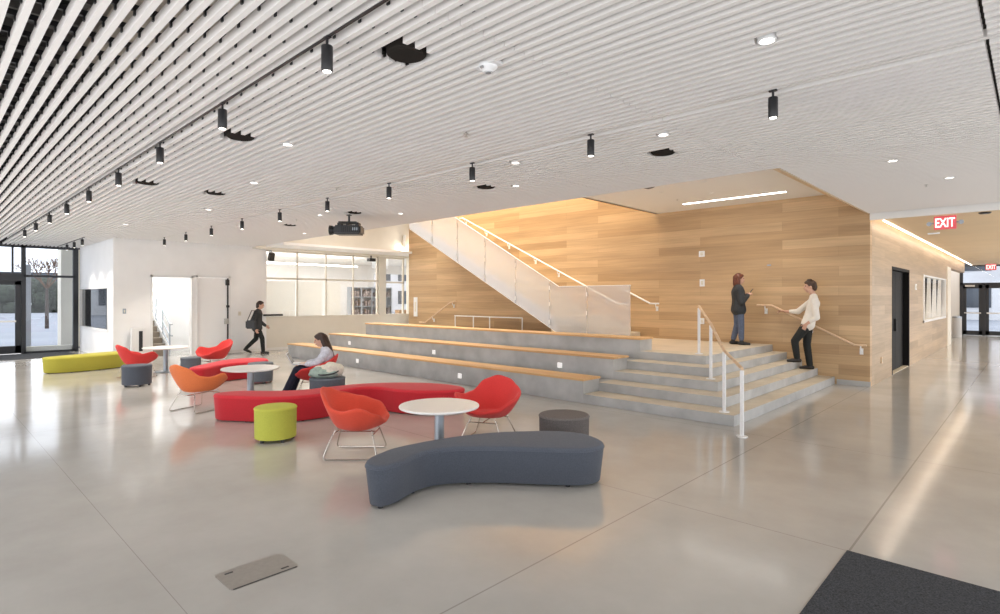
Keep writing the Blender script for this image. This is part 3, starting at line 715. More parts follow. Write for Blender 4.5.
t = thing('door_opener', 'white floor box with dark slot beside the stair opening', 'box', (-18.33, 4.36, 0))
MB().box(-.1, .1, -.14, .14, 0, .90, .01).obj('pedestal', M['whitemetal'], t)
MB().box(.095, .108, .03, .12, .25, .82).obj('slot', M['black'], t)
t = thing('wall_loudspeaker', 'small dark wall speaker above the left end of classroom window', 'speaker', (XL, 8.2, 3.2))
MB().tube([(0, 0, .1), (.16, 0, .12), (.2, 0, .02)], .02).obj('bracket', M['greymetal'], t)
MB().obox((.2, 0, -.08), .14, .16, .26, 0, .35).obj('cabinet', M['black'], t)
t = thing('wall_camera', 'small dark camera under the bulkhead near the right classroom panes', 'camera', (-18.3, 12.05, 3.36))
MB().cyl((0, 0, 0), (0, 0, -.1), .025).obj('stem', M['black'], t)
MB().obox((.02, 0, -.16), .2, .26, .12).obj('housing', M['black'], t)
t = thing('ledge_handle', 'short black bar at the left corner of the classroom window sill', 'handle', (XL, 8.3, 1.18))
MB().tube([(.05, -.3, 0), (.05, .35, 0)], .035).obj('bar', M['black'], t)
MB().cyl((0, 0, 0), (.05, 0, 0), .02).obj('mount', M['black'], t)
t = thing('wall_sconce', 'white cylinder sconce glowing on the bulkhead beside the oak wall', 'lamp', (-18.24, 13.5, 4.0))
MB().lathe([(.05, -.25), (.06, -.25), (.06, .25), (.05, .25)], (.09, 0, 0), 24, True).obj('shade', M['whitemetal'], t, True)
MB().cyl((.09, 0, -.24), (.09, 0, -.23), .052).obj('lens', M['ledw'], t)
MB().box(0, .05, -.04, .04, -.06, .06).obj('bracket', M['whitemetal'], t)
l = bpy.data.lights.new('sconce_beam', 'POINT'); l.energy = 13; l.color = (1, .85, .66); l.shadow_soft_size = .05
lo = bpy.data.objects.new('sconce_beam', l); COL.objects.link(lo); lo.location = (.12, 0, -.32); lo.parent = t

# exit signs
def exit_sign(label, loc, heads=True, s=1.0):
    t = thing('exit_sign', label, 'sign', loc)
    MB().box(-.165*s, .165*s, -.03, .03, -.125*s, .125*s, .008).obj('housing', M['exitred'], t)
    cu = bpy.data.curves.new('exit_text', 'FONT'); cu.body = 'EXIT'; cu.size = .2*s; cu.align_x = 'CENTER'; cu.align_y = 'CENTER'; cu.extrude = .003; cu.offset = .004
    tmp = bpy.data.objects.new('exit_tmp', cu); COL.objects.link(tmp)
    dg = bpy.context.evaluated_depsgraph_get(); me = bpy.data.meshes.new_from_object(tmp.evaluated_get(dg))
    bpy.data.objects.remove(tmp)
    me.materials.clear(); me.materials.append(M['exitletter'])
    xs = [v.co.x for v in me.vertices]; zs = [v.co.y for v in me.vertices]
    cx, cz = (min(xs)+max(xs))/2, (min(zs)+max(zs))/2; kx = .29*s/(max(xs)-min(xs)); kz = .17*s/(max(zs)-min(zs))
    for v in me.vertices: v.co = Vector(((v.co.x-cx)*kx, -.034-v.co.z, (v.co.y-cz)*kz))
    o = bpy.data.objects.new('lettering', me); COL.objects.link(o); o.parent = t
    MB().box(-.02, .02, -.015, .015, .12*s, .145*s+.0).obj('ceiling_mount', M['whitemetal'], t)
    if heads:
        for sx in (-1, 1):
            h_ = MB().cyl((sx*.165, 0, 0), (sx*.21, 0, .0), .015, n=12).cyl((sx*.235, -.045, -.01), (sx*.235, .03, -.01), .04, .03, n=18).obj('lamp_head', M['greymetal'], t, True)
        MB().box(-.26, -.08, -.02, .02, -.20, -.175).obj('base_bar', M['ledw'] if False else M['whitemetal'], t)
    return t
exit_sign('red EXIT sign with two lamp heads hanging from the corridor ceiling', (-1.225, 13.3, 3.155))
exit_sign('small red EXIT sign far down the corridor above the glazed doors', (-1.45, 33.2, 3.13), False, 1.1)

# projector
t = thing('projector', 'black projector hanging from the slat ceiling on a pole mount', 'projector', (-9.87, 5.99, ZC), .76)
t.scale = (.88, .88, .9)
MB().cyl((0, 0, -.28), (0, 0, .06), .022).lathe([(.01, -.02), (.06, -.02), (.06, 0), (.01, 0)], n=24).obj('pole', M['black'], t)
MB().box(-.20, .20, -.16, .16, -.29, -.26).box(-.24, -.16, -.10, .1, -.33, -.28).box(.16, .24, -.10, .1, -.33, -.28).box(-.02, .02, -.18, .18, -.34, -.28).obj('bracket', M['black'], t)
b = MB(); b.box(-.30, .30, -.20, .20, -.54, -.34, .03); b.obj('body', M['blackplastic'], t, True)
b = MB()
for k in range(9): b.box(-.12+.045*k, -.10+.045*k, -.212, -.195, -.50, -.38)
b.obj('vent', M['black'], t)
MB().cyl((-.30, -.02, -.44), (-.36, -.02, -.44), .085, .08, n=28).cyl((-.36, -.02, -.44), (-.43, -.02, -.44), .10, .11, n=28).obj('lens_barrel', M['black'], t, True)
MB().box(.12, .26, -.208, -.199, -.46, -.40).obj('badge_panel', M['greymetal'], t)

for c_ in t.children:
    if c_.name.split('.')[0] != 'pole': c_.location = (0, 0, .10)
    else: c_.scale = (1, 1, .72)

o = thing('ceiling_sensor', 'small dark disc in the corridor ceiling right of the near EXIT sign', 'sensor', (-.66, 13.22, 3.28))
MB().lathe([(.01, -.03), (.07, -.028), (.09, -.012), (.09, 0), (.01, 0)], n=28).obj('body', M['black'], o, True)
MB().lathe([(.01, -.034), (.03, -.034), (.03, -.029), (.01, -.029)], n=20).obj('lens', M['greymetal'], o, True)

# floor plate and mat
t = thing('floor_box', 'rectangular steel floor box cover set in the concrete floor', 'floor plate', (-3.61, 1.525, 0))
b = MB().prism([(x, y) for cx, cy, a0 in ((.11, .185, 0), (-.11, .185, 90), (-.11, -.185, 180), (.11, -.185, 270)) for x, y in [(cx+.03*math.cos(math.radians(a0+q)), cy+.03*math.sin(math.radians(a0+q))) for q in (0, 30, 60, 90)]], 0, .004); b.obj('cover', M['plate'], t)
MB().box(-.10, -.085, -.165, -.115, .004, .0055).box(.085, .1, .115, .165, .004, .0055).obj('latch', M['black'], t)
MB().box(.128, .1415, -.2, .2, .0035, .0046).obj('hinge', M['black'], t)
o = MB().box(-.945, 3.5, -1.0, 4.465, 0, .006).obj('carpet_mat', M['carpet'])
tag(o, 'large charcoal walk-off carpet set into the floor at lower right', 'carpet')

# ------------------------------------------------------------------ furniture
def inset(poly, d):
    n = len(poly); out = []
    A = sum(poly[i][0]*poly[(i+1) % n][1]-poly[(i+1) % n][0]*poly[i][1] for i in range(n))
    s = 1 if A > 0 else -1
    for i in range(n):
        a = Vector(poly[i-1]); c = Vector(poly[(i+1) % n]); t_ = (c-a).normalized()
        nrm = Vector((-t_.y, t_.x))*s
        p = Vector(poly[i])+nrm*d; out.append((p.x, p.y))
    return out
def upholstered(name, label, cat, poly, H, m, loc, group=None, taper=.035, feet=None, rd=.035, gap=.0):
    t = thing(name, label, cat, (loc[0], loc[1], 0), 0, group)
    P = [(x-loc[0], y-loc[1]) for x, y in poly]
    lev = [(taper, .014+gap), (taper*.7, .022+gap), (.004, H-rd-.006), (0.0, H-rd)]
    rs = [[(x, y, z) for x, y in inset(P, d)] for d, z in lev]
    MB().rings(rs, True, False).obj('side_cover', m, t, True, math.radians(60))
    lev = [(0.0, H-rd)]+[(rd*(1-math.cos(a)), H-rd+rd*math.sin(a)) for a in (.35, .75, 1.15, PI/2)]+[(.06, H+.003)]
    rs = [[(x, y, z) for x, y in inset(P, d)] for d, z in lev]
    MB().rings(rs, False, True).obj('seat_top', m, t, True, math.radians(70))
    rs = [[(x, y, z) for x, y in inset(P, d)] for d, z in ((0.004, H-rd-.004), (-.003, H-rd-.002), (-.003, H-rd+.002), (.004, H-rd+.004))]
    MB().rings(rs, False, False).obj('seam', m, t, True)
    n = len(P); inn = inset(P, taper+.04)
    for k in range(feet or 4):
        x, y = inn[int(n*k/(feet or 4)) % n]
        MB().cyl((x, y, 0), (x, y, .05), .022, n=12).obj('foot', M['black'], t)
    return t
def smooth_poly(pts): return [(v.x, v.y) for v in catmull([(x, y, 0) for x, y in pts], 5)]
HB = .372
grey = [(-4.16, 2.70), (-4.02, 2.60), (-3.88, 2.64), (-3.86, 2.82), (-3.95, 3.07), (-3.96, 3.28), (-3.84, 3.50), (-3.56, 3.77), (-3.19, 4.05), (-2.98, 4.24), (-2.93, 4.44), (-3.04, 4.62), (-3.32, 4.73), (-3.60, 4.64), (-3.84, 4.41), (-4.07, 4.08), (-4.24, 3.59), (-4.29, 3.12), (-4.24, 2.88)]
upholstered('curved_bench', 'charcoal grey curved upholstered bench closest to the camera', 'bench', smooth_poly(grey), HB, M['greyfab'], (-3.7, 3.6), feet=9, taper=.055, gap=.008)
red = [(-8.68, 3.02), (-8.44, 2.96), (-8.2, 3.1), (-7.9, 3.3), (-7.66, 3.52), (-7.53, 3.8), (-7.5, 4.12), (-7.57, 4.4), (-7.62, 4.66), (-7.54, 4.86), (-7.36, 4.97), (-7.03, 5.02), (-6.72, 5.15), (-6.47, 5.38), (-6.32, 5.66), (-6.42, 5.86), (-6.70, 5.92), (-7.03, 5.86), (-7.38, 5.66), (-7.74, 5.30), (-7.97, 4.84), (-8.02, 4.3), (-8.05, 4.02), (-8.26, 3.7), (-8.62, 3.36)]
upholstered('curved_bench', 'long crimson S-curved bench behind the lime stool', 'bench', smooth_poly([(x+.05, y+.02) for x, y in red]), HB, M['red'], (-7.6, 4.4), feet=10)
red2 = [(-12.02, 3.72), (-11.88, 3.86), (-11.98, 4.05), (-12.22, 4.36), (-12.34, 4.72), (-12.28, 5.05), (-12.36, 5.30), (-12.58, 5.50), (-12.86, 5.53), (-13.10, 5.36), (-13.20, 4.99), (-13.03, 4.59), (-12.63, 4.16), (-12.26, 3.78)]
upholstered('curved_bench', 'shorter crimson curved bench behind the orange chair', 'bench', smooth_poly([(x+.04, y+.05) for x, y in red2]), HB, M['red'], (-12.5, 4.6), feet=8)
yel = [(-16.86, 2.06), (-16.62, 2.02), (-16.46, 2.25), (-16.42, 2.7), (-16.5, 3.1), (-16.66, 3.5), (-16.86, 3.72), (-17.16, 3.78), (-17.36, 3.56), (-17.3, 3.2), (-17.14, 2.8), (-17.0, 2.4)]
upholstered('curved_bench', 'olive yellow upholstered bench near the glazed entrance', 'bench', smooth_poly([(x+.1, y+.06) for x, y in yel]), HB, M['olive'], (-16.8, 2.96), feet=9)
def stool(label, x, y, R, m, H=.415):
    poly = [(x+R*math.cos(2*PI*k/48), y+R*math.sin(2*PI*k/48)) for k in range(48)]
    return upholstered('round_stool', label, 'stool', poly, H, m, (x, y), 'round upholstered stools', taper=.012, feet=5, rd=.02, gap=.026)
stool('lime yellow round stool in front of the long crimson bench', -6.80, 3.10, .25, M['lime'])
stool('grey brown round stool behind the right end of the charcoal bench', -3.93, 5.18, .29, M['brownfab'])
stool('charcoal round stool in front of the far left red chair', -12.98, 3.09, .265, M['greyfab'])
stool('dark teal grey round stool behind the short crimson bench', -13.78, 4.33, .21, M['bluegrey'])
stool('blue grey round stool half hidden behind the middle white table', -11.60, 4.97, .245, M['bluegrey'])
stool('blue grey round stool carrying the bag beside the seated girl', -8.55, 4.78, .29, M['bluegrey'], .43)

def table(label, x, y, R, H=.585):
    t = thing('round_table', label, 'table', (x, y, 0), 0, 'white round tables')
    MB().lathe([(.01, H-.03), (R-.03, H-.03), (R-.004, H-.022), (R, H-.014), (R, H-.006), (R-.005, H), (.01, H)], n=64).obj('tabletop', M['tabletop'], t, True, math.radians(50))
    MB().lathe([(.052, .02), (.052, H-.03)], n=28).obj('column', M['greymetal'], t, True)
    MB().lathe([(.01, 0), (.25, 0), (.255, .006), (.24, .014), (.08, .026), (.054, .03), (.01, .03)], n=48).obj('base', M['greymetal'], t, True)
    MB().lathe([(.01, H-.045), (.14, H-.045), (.14, H-.03), (.01, H-.03)], n=28).obj('mounting_plate', M['greymetal'], t, True)
table('white round pedestal table between the two front red chairs', -4.645, 3.915, .43, .60)
table('white round pedestal table beside the orange chair', -9.42, 3.87, .45, .595)
table('white round pedestal table farthest left near the stair opening', -14.95, 4.15, .48)

# lounge chair: one swooping shell over two wire sled loops
CT = [(0, .35, .375), (34, .39, .41), (66, .425, .525), (100, .42, .585), (130, .41, .645), (156, .415, .72), (180, .42, .75), (204, .40, .70), (232, .375, .555), (256, .38, .53), (286, .435, .575), (314, .425, .48), (340, .37, .385), (360, .35, .375)]
def rim(th):
    a = math.degrees(th) % 360
    for (a0, r0, z0), (a1, r1, z1) in zip(CT, CT[1:]):
        if a0 <= a <= a1:
            t_ = (a-a0)/(a1-a0); t_ = t_*t_*(3-2*t_)
            return r0+(r1-r0)*t_, z0+(z1-z0)*t_
    return CT[-1][1], CT[-1][2]
def make_chair(label, m):
    t = thing('lounge_chair', label, 'chair', (0, 0, 0), 0, 'swoop shell lounge chairs')
    n = 48; NS = 11; rs = []
    for j in range(1, NS+1):
        s = j/NS; ring = []
        for k in range(n):
            th = 2*PI*k/n; R, Z = rim(th)
            ss = s**.85
            rad = R*(ss if s < .55 else ss)
            h = .295+.012*s+(Z-.307)*max(0, (s-.44)/.56)**1.45
            bx = -.0
            ring.append((rad*math.cos(th)+bx, rad*math.sin(th), h))
        rs.append(ring)
    o = MB().rings(rs, True, False).obj('shell', m, t, True, math.radians(80))
    sm = o.modifiers.new('thick', 'SOLIDIFY'); sm.thickness = .045; sm.offset = -1
    bv = o.modifiers.new('round', 'SUBSURF'); bv.levels = 1; bv.render_levels = 1
    # wire base: two side loops and cross bars
    for sy in (-1, 1):
        y0 = .27*sy; yt = .15*sy
        pts = [(.20, yt, .30), (.225, yt+(y0-yt)*.35, .22), (.275, y0-.01*sy, .04), (.27, y0, .015), (.24, y0, .009), (-.26, y0, .009), (-.29, y0, .015), (-.295, y0-.01*sy, .04), (-.235, yt+(y0-yt)*.35, .22), (-.20, yt, .30)]
        MB().tube(pts, .0068, 8).obj('sled_leg', M['chrome'], t, True)
    MB().tube([(.215, -.19, .25), (.215, .19, .25)], .007, 8).tube([(-.225, -.19, .25), (-.225, .19, .25)], .007, 8).tube([(-.22, 0, .25), (.22, 0, .25)], .007, 8).obj('cross_bar', M['chrome'], t, True)
    return t
ch = make_chair('red-orange lounge chair at front left of the near white table', M['redorange'])
ch.location = (-5.52, 3.45, 0); ch.rotation_euler = (0, 0, math.radians(44))
def chair(label, x, y, deg, m): return dup(ch, (x, y, 0), math.radians(deg), label, None, {'shell': m})
chair('orange lounge chair seen from behind at the middle white table', -9.50, 3.10, 112, M['orange'])
chair('bright red lounge chair at right of the near white table, facing it', -4.90, 4.92, -64, M['redchair'])
chair('red lounge chair at far back left beyond the short crimson bench', -14.2, 4.98, -76, M['redchair'])
chair('red lounge chair behind the charcoal stool at far left', -14.33, 3.42, 104, M['redchair'])
chair('red lounge chair in which the girl with laptop sits', -9.33, 4.97, 238, M['redchair'])

# ------------------------------------------------------------------ people
def bake(name, mb, m, parent, voxel=.011, smooth=6):
    bmesh.ops.recalc_face_normals(mb.bm, faces=mb.bm.faces)
    me = bpy.data.meshes.new('tmp'); mb.bm.to_mesh(me); mb.bm.free()
    o = bpy.data.objects.new('tmp', me); COL.objects.link(o)
    r = o.modifiers.new('r', 'REMESH'); r.mode = 'VOXEL'; r.voxel_size = voxel
    if smooth:
        s = o.modifiers.new('s', 'SMOOTH'); s.iterations = smooth; s.factor = .5
    dg = bpy.context.evaluated_depsgraph_get()
    m2 = bpy.data.meshes.new_from_object(o.evaluated_get(dg)); bpy.data.objects.remove(o)
    m2.materials.clear(); m2.materials.append(m); m2.name = name
    for p in m2.polygons: p.use_smooth = True
    q = bpy.data.objects.new(name, m2); COL.objects.link(q); q.parent = parent
    return q
V = Vector
def hand(mb, wrist, d, n, curl=.5, thumb_side=1):
    """palm and five fingers; d = direction of the fingers, n = back-of-hand normal"""
    w = V(wrist); d = V(d).normalized(); n = V(n); n = (n-d*n.dot(d)).normalized(); s = d.cross(n)*thumb_side
    for a in (-.027, -.009, .009, .027):
        mb.cap(w+s*a*.6, w+d*.085+s*a, .0135, .0125, 10)
    for a, L_ in ((.030, .072), (.010, .082), (-.010, .076), (-.029, .060)):
        p = w+d*.085+s*a; ang = 0
        for seg, f in ((.45, .6), (.32, 1.0), (.23, .9)):
            ang += curl*f
            q = p+(d*math.cos(ang)-n*math.sin(ang))*L_*seg
            mb.cap(p, q, .0088, .0080, 8); p = q
    p = w+d*.025+s*.028; q = p+(d*.6+s*.75-n*.25*curl).normalized()*.042; mb.cap(p, q, .0115, .010, 8)
    mb.cap(q, q+(d*.85+s*.25-n*.5*curl).normalized()*.034, .0098, .0085, 8)
def head(mb, c, f, up=(0, 0, 1), s=1.0):
    c = V(c); f = V(f).normalized(); u = V(up); u = (u-f*u.dot(f)).normalized(); l = u.cross(f)
    R = Matrix((f, l, u)).transposed().to_euler()
    mb.sph(c+u*.02*s-f*.008*s, .096*s, .077*s, .10*s, 20, R)
    mb.sph(c-u*.045*s+f*.022*s, .068*s, .058*s, .075*s, 18, R)
    mb.sph(c-u*.098*s+f*.045*s, .026*s, .028*s, .02*s, 12, R)
    mb.cap(c+f*.088*s+u*.012*s, c+f*.108*s-u*.025*s, .010*s, .0145*s, 10)
    mb.sph(c+f*.088*s-u*.066*s, .014*s, .024*s, .010*s, 10, R)
    mb.sph(c+f*.080*s+u*.03*s, .018*s, .05*s, .012*s, 10, R)
    for sy in (-1, 1): mb.sph(c+l*sy*.078*s-u*.012*s-f*.008*s, .02*s, .010*s, .032*s, 10, R)
    return c, f, u, l
def face_bits(t, c, f, u, l, s=1.0):
    b = MB()
    for sy in (-1, 1): b.sph(c+f*.083*s+l*sy*.032*s+u*.010*s, .011*s, .013*s, .009*s, 10)
    b.obj('eyes', M['eye'], t, True)
    MB().cap(c+f*.099*s-u*.066*s-l*.018*s, c+f*.099*s-u*.066*s+l*.018*s, .0055*s, n=8).obj('mouth', M['lip'], t, True)
def foot(mb, ankle, d, k=1.0, grow=0.0):
    a = V(ankle); d = V(d).normalized(); side = V((-d.y, d.x, 0))
    g = grow
    mb.cap(a, a-V((0, 0, .045)), .038+g, .040+g, 12)
    mb.cap(a+V((0, 0, -.05))-d*.045, a+V((0, 0, -.055))+d*.08, .034+g, .036+g, 12)
    mb.cap(a+V((0, 0, -.055))+d*.07, a+V((0, 0, -.063))+d*.155, .036+g, .026+g, 12)
def figure(t, J, parts, heads=1.0, fem=False):
    """J: joints in local metres. Body is one skin mesh; clothes are children."""
    b = MB()
    nk, ch_, pv = V(J['neck']), V(J['chest']), V(J['pelvis'])
    c, f, u, l = head(b, J['head'], J['face'], J.get('headup', (0, 0, 1)), heads)
    b.cap(V(J['head'])-V((0, 0, .05)), nk, .052, .055)
    side = V(J['side']).normalized()   # to the person's left
    sw = .155 if fem else .175
    sh = {1: V(J.get('shL', ch_+side*sw+V((0, 0, .06)))), -1: V(J.get('shR', ch_-side*sw+V((0, 0, .06))))}
    hp = {1: pv+side*.088, -1: pv-side*.088}
    def torso(m_, g):
        m_.cap(nk-V((0, 0, .03)), ch_, .06+g, .10+g)
        m_.cap(ch_+side*.075, pv*.5+ch_*.5+side*.06, .098+g, .088+g); m_.cap(ch_-side*.075, pv*.5+ch_*.5-side*.06, .098+g, .088+g)
        m_.cap(pv*.5+ch_*.5+side*.055, pv+side*.075, .088+g, .105+g); m_.cap(pv*.5+ch_*.5-side*.055, pv-side*.075, .088+g, .105+g)
        for k in (1, -1): m_.cap(nk-V((0, 0, .025))+side*k*.04, sh[k], .05+g, .058+g)
    torso(b, 0)
    el = {1: V(J['elL']), -1: V(J['elR'])}; wr = {1: V(J['wrL']), -1: V(J['wrR'])}
    kn = {1: V(J['knL']), -1: V(J['knR'])}; an = {1: V(J['anL']), -1: V(J['anR'])}
    fd = {1: J['ftL'], -1: J['ftR']}
    for k in (1, -1):
        b.cap(sh[k], el[k], .050, .040); b.cap(el[k], wr[k], .039, .026)
        hd = J['hL' if k == 1 else 'hR']; hand(b, wr[k], hd[0], hd[1], hd[2], k*hd[3] if len(hd) > 3 else k)
        b.cap(hp[k], kn[k], .082, .054); b.cap(kn[k], kn[k]*.6+an[k]*.4, .054, .052); b.cap(kn[k]*.6+an[k]*.4, an[k], .052, .034)
        foot(b, an[k], fd[k])
    bake('body', b, M['skin'], t, .0075, 3)
    face_bits(t, c, f, u, l, heads)
    # top
    m_ = MB(); g = parts.get('topg', .016); torso(m_, g)
    hem = parts.get('hem', .0)
    if hem:
        for k in (1, -1):
            dn = (pv-ch_).normalized()
            m_.cap(pv+side*k*.075, pv+side*k*.075+dn*hem, .108+g, .105+g*1.4)
        m_.cap(pv, pv+dn*hem, .105+g, .105+g)
    for k in (1, -1):
        m_.cap(sh[k], el[k], .056+g*.8, .047+g*.8)
        fr = parts.get('sleeve', .9); m_.cap(el[k], el[k]*(1-fr)+wr[k]*fr, .046+g*.7, .036+g*.5)
    m_.cap(nk-V((0, 0, .02)), nk-V((0, 0, .035)), .066, .07)
    bake(parts['topname'], m_, parts['top'], t, .012, 6)
    # trousers
    m_ = MB(); g = .012
    for k in (1, -1):
        m_.cap(pv+side*k*.06+V((0, 0, .0)), hp[k], .092+g, .095+g)
        m_.cap(hp[k], kn[k], .088+g, .060+g); lo = parts.get('cuff', .97)
        m_.cap(kn[k], kn[k]*(1-lo)+an[k]*lo, .060+g, .047+g)
    m_.cap(hp[1], hp[-1], .094+g)
    bake('trousers', m_, parts['pants'], t, .012, 6)
    for k in (1, -1):
        m_ = MB(); foot(m_, an[k], fd[k], grow=.007)
        bake('shoe', m_, parts.get('shoe', M['shoe']), t, .009, 3)
    # hair
    m_ = MB(); R = Matrix((f, l, u)).transposed().to_euler(); s = heads
    m_.sph(c+u*.038*s-f*.020*s, .100*s, .088*s, .098*s, 20, R)
    m_.sph(c+u*.075*s+f*.035*s, .055*s, .065*s, .04*s, 16, R)
    for p0, p1, r0, r1 in parts.get('hair', []):
        P = lambda q: c+f*q[0]*s+l*q[1]*s+u*q[2]*s
        m_.cap(P(p0), P(p1), r0*s, r1*s)
    bake('hair', m_, parts['haircol'], t, .011, 4)
    return t

# woman on the landing, seen from her left-back; local +X is where she faces
hx = math.radians(28)
t = thing('person', 'person in dark jacket and blue jeans standing on the landing by the oak wall', 'person', (-4.70, 12.46, RZ*5), math.radians(34))
t.scale = (.975, .975, .975)
figure(t, dict(head=(.02, 0, 1.47), face=(1, .0, -.06), neck=(-.015, 0, 1.31), chest=(-.01, 0, 1.17), pelvis=(0, 0, .83), side=(0, 1, 0),
    elL=(-.02, .22, .94), wrL=(.15, .13, 1.10), hL=((.75, -.45, .5), (0, .6, .8), .9), elR=(.02, -.21, .95), wrR=(.19, -.07, 1.11), hR=((.75, .5, .45), (0, -.6, .8), .9),
    knL=(.0, .10, .44), knR=(.03, -.095, .44), anL=(-.09, .12, .085), anR=(.04, -.10, .085), ftL=(1, .15, 0), ftR=(1, -.2, 0)),
    dict(top=M['jacket'], topname='jacket', topg=.03, hem=.05, pants=M['jeans'], cuff=.86, haircol=M['hairred'],
         hair=[((-.04, .065, .03), (-.03, .075, -.12), .045, .04), ((-.04, -.065, .03), (-.03, -.075, -.12), .045, .04), ((-.085, 0, .03), (-.08, 0, -.13), .06, .055), ((-.07, .04, -.08), (-.06, -.04, -.11), .05, .05)]), .98, True)
o = tag(MB().box(-.035, .035, -.005, .005, 0, .14, .003).obj('mobile_phone', M['black']), 'dark phone held at chest by the person in the dark jacket', 'phone')
o.location = (-4.52, 12.58, RZ*5+1.10); o.rotation_euler = (-.6, 0, math.radians(-60))

# man on the steps: faces image-left, i.e. local +X turned to 224 degrees
t = thing('person', 'person in white shirt and dark trousers leaning on the handrail on the steps', 'person', (-3.36, 12.62, RZ*2), math.radians(198))
t.scale = (1.035, 1.035, 1.035)
# local frame: +X forward (towards -X of the place), +Y is his left (towards the camera side)
rail_h = lambda X: 1.59+(X+4.16)*(.82-1.59)/(-2.61+4.16)
figure(t, dict(head=(-.03, .02, 1.63), face=(1, .05, .04), neck=(-.09, .02, 1.46), chest=(-.09, .02, 1.30), pelvis=(.0, .03, .92), side=(0, 1, 0),
    elL=(-.13, .26, 1.03), wrL=(.05, .24, .90), hL=((.35, -.25, -.9), (.2, .9, 0), .4), elR=(.17, -.31, 1.13), wrR=(.40, -.385, 1.13), hR=((1, -.1, .15), (0, -.2, 1), .7),
    knL=(.24, .12, .56), knR=(.02, -.06, .49), anL=(.20, .12, .147+.085), anR=(-.03, -.06, .085), ftL=(1, .1, 0), ftR=(1, -.1, 0)),
    dict(top=M['shirtw'], topname='shirt', topg=.014, hem=.03, sleeve=.55, pants=M['trousers'], cuff=.98, haircol=M['hairbr'],
         hair=[((-.06, .05, .06), (-.075, .04, -.03), .05, .04), ((-.06, -.05, .06), (-.075, -.04, -.03), .05, .04), ((.04, 0, .10), (.085, .01, .075), .035, .025), ((-.08, 0, .0), (-.08, 0, -.04), .05, .045), ((0, .03, .12), (.03, -.03, .12), .035, .035)]), 1.0)

# girl seated in the lounge chair with a laptop, facing image-left
t = thing('person', 'person with long dark hair seated in a red chair with a laptop', 'person', (-9.25, 5.05, 0), math.radians(238))
figure(t, dict(head=(.02, 0, 1.0), face=(1, 0, -.22), headup=(.22, 0, 1), neck=(-.065, 0, .86), chest=(-.095, 0, .735), pelvis=(-.07, 0, .44), side=(0, 1, 0),
    elL=(.06, .22, .60), wrL=(.27, .13, .585), hL=((1, -.25, .05), (0, 0, 1), .35), elR=(.06, -.22, .60), wrR=(.27, -.10, .585), hR=((1, .25, .05), (0, 0, 1), .35),
    knL=(.40, .11, .49), knR=(.37, -.10, .48), anL=(.60, .12, .09), anR=(.50, -.10, .09), ftL=(1, .1, 0), ftR=(1, -.1, 0)),
    dict(top=M['shirtb'], topname='shirt', topg=.022, hem=.04, sleeve=.8, pants=M['dkjeans'], cuff=.96, haircol=M['hairdk'],
         hair=[((-.04, .062, .04), (-.07, .075, -.14), .045, .045), ((-.04, -.062, .04), (-.07, -.075, -.14), .045, .045), ((-.08, 0, .03), (-.115, 0, -.2), .065, .065),
               ((-.115, .04, -.15), (-.15, .035, -.36), .055, .035), ((-.115, -.04, -.15), (-.15, -.035, -.36), .055, .035)]), .98, True)
t = thing('laptop', 'open silver laptop on the lap of the seated girl', 'laptop', (-9.25, 5.05, 0), math.radians(238))
MB().obox((.36, .01, .590), .22, .31, .014, 0, -.06).obj('keyboard_base', M['silver'], t)
MB().obox((.525, .01, .690), .215, .31, .010, 0, math.radians(-62)).obj('lid', M['silver'], t)
MB().obox((.519, .01, .692), .19, .285, .003, 0, math.radians(-62)).obj('screen', M['screen'], t)
# bag of cloth on the stool
t = thing('tote_bag', 'cream and grey-green cloth bag on the blue grey stool', 'bag', (-8.55, 4.78, .434), math.radians(44))
b = MB(); b.sph((0, .02, .08), .27, .2, .09, 20).sph((.11, 0, .16), .17, .16, .075, 16, (0, .2, .3)).sph((-.10, .03, .12), .14, .15, .07, 16)
o = bake('bag_body', b, M['canvas'], t, .014, 8)
for v in o.data.vertices: v.co.z = max(.0, v.co.z)+.012*math.sin(23*v.co.x+3*math.sin(19*v.co.y))
b = MB(); b.sph((-.04, -.10, .06), .25, .12, .065, 18).sph((-.12, -.08, .11), .15, .12, .06, 16).cap((-.2, -.1, .06), (.16, -.14, .08), .05, .04)
o = bake('folded_jacket', b, M['green'], t, .014, 6)
for v in o.data.vertices: v.co.z = max(.0, v.co.z)+.010*math.sin(31*v.co.x+2*math.sin(27*v.co.y))
MB().tube([(v.x, v.y, v.z) for v in catmull([(-.2, -.1, .08), (-.05, -.22, .06), (.15, -.2, .08), (.22, -.05, .12)], 6, False)], .012, 8).obj('strap', M['black'], t, True)

# walking person by the classroom wall, heading image-right
t = thing('person', 'person in dark clothes walking past the white wall with a bag', 'person', (-17.75, 7.50, 0), math.radians(52))
figure(t, dict(head=(.10, 0, 1.53), face=(1, 0, -.12), neck=(.03, 0, 1.37), chest=(.02, 0, 1.23), pelvis=(0, 0, .87), side=(0, 1, 0),
    elL=(.02, .24, 1.0), wrL=(.20, .22, .86), hL=((.8, 0, -.6), (0, 1, 0), .5), elR=(-.10, -.23, 1.0), wrR=(.02, -.24, .78), hR=((.4, 0, -.9), (0, -1, 0), .5),
    knL=(-.06, .08, .46), knR=(.17, -.08, .48), anL=(-.36, .08, .16), anR=(.20, -.08, .085), ftL=(.85, 0, -.35), ftR=(1, 0, .05)),
    dict(top=M['jacket'], topname='jacket', topg=.025, hem=.06, pants=M['trousers'], haircol=M['hairdk'],
         hair=[((-.06, .05, .05), (-.07, .05, -.06), .045, .04), ((-.06, -.05, .05), (-.07, -.05, -.06), .045, .04), ((-.085, 0, .02), (-.085, 0, -.07), .055, .05)]), 1.0)
t = thing('shoulder_bag', 'black shoulder bag at the hip of the walking person', 'bag', (-17.75, 7.50, 0), math.radians(52))
MB().box(-.24, .06, -.40, -.31, .80, 1.06, .03).obj('pouch', M['black'], t, True)
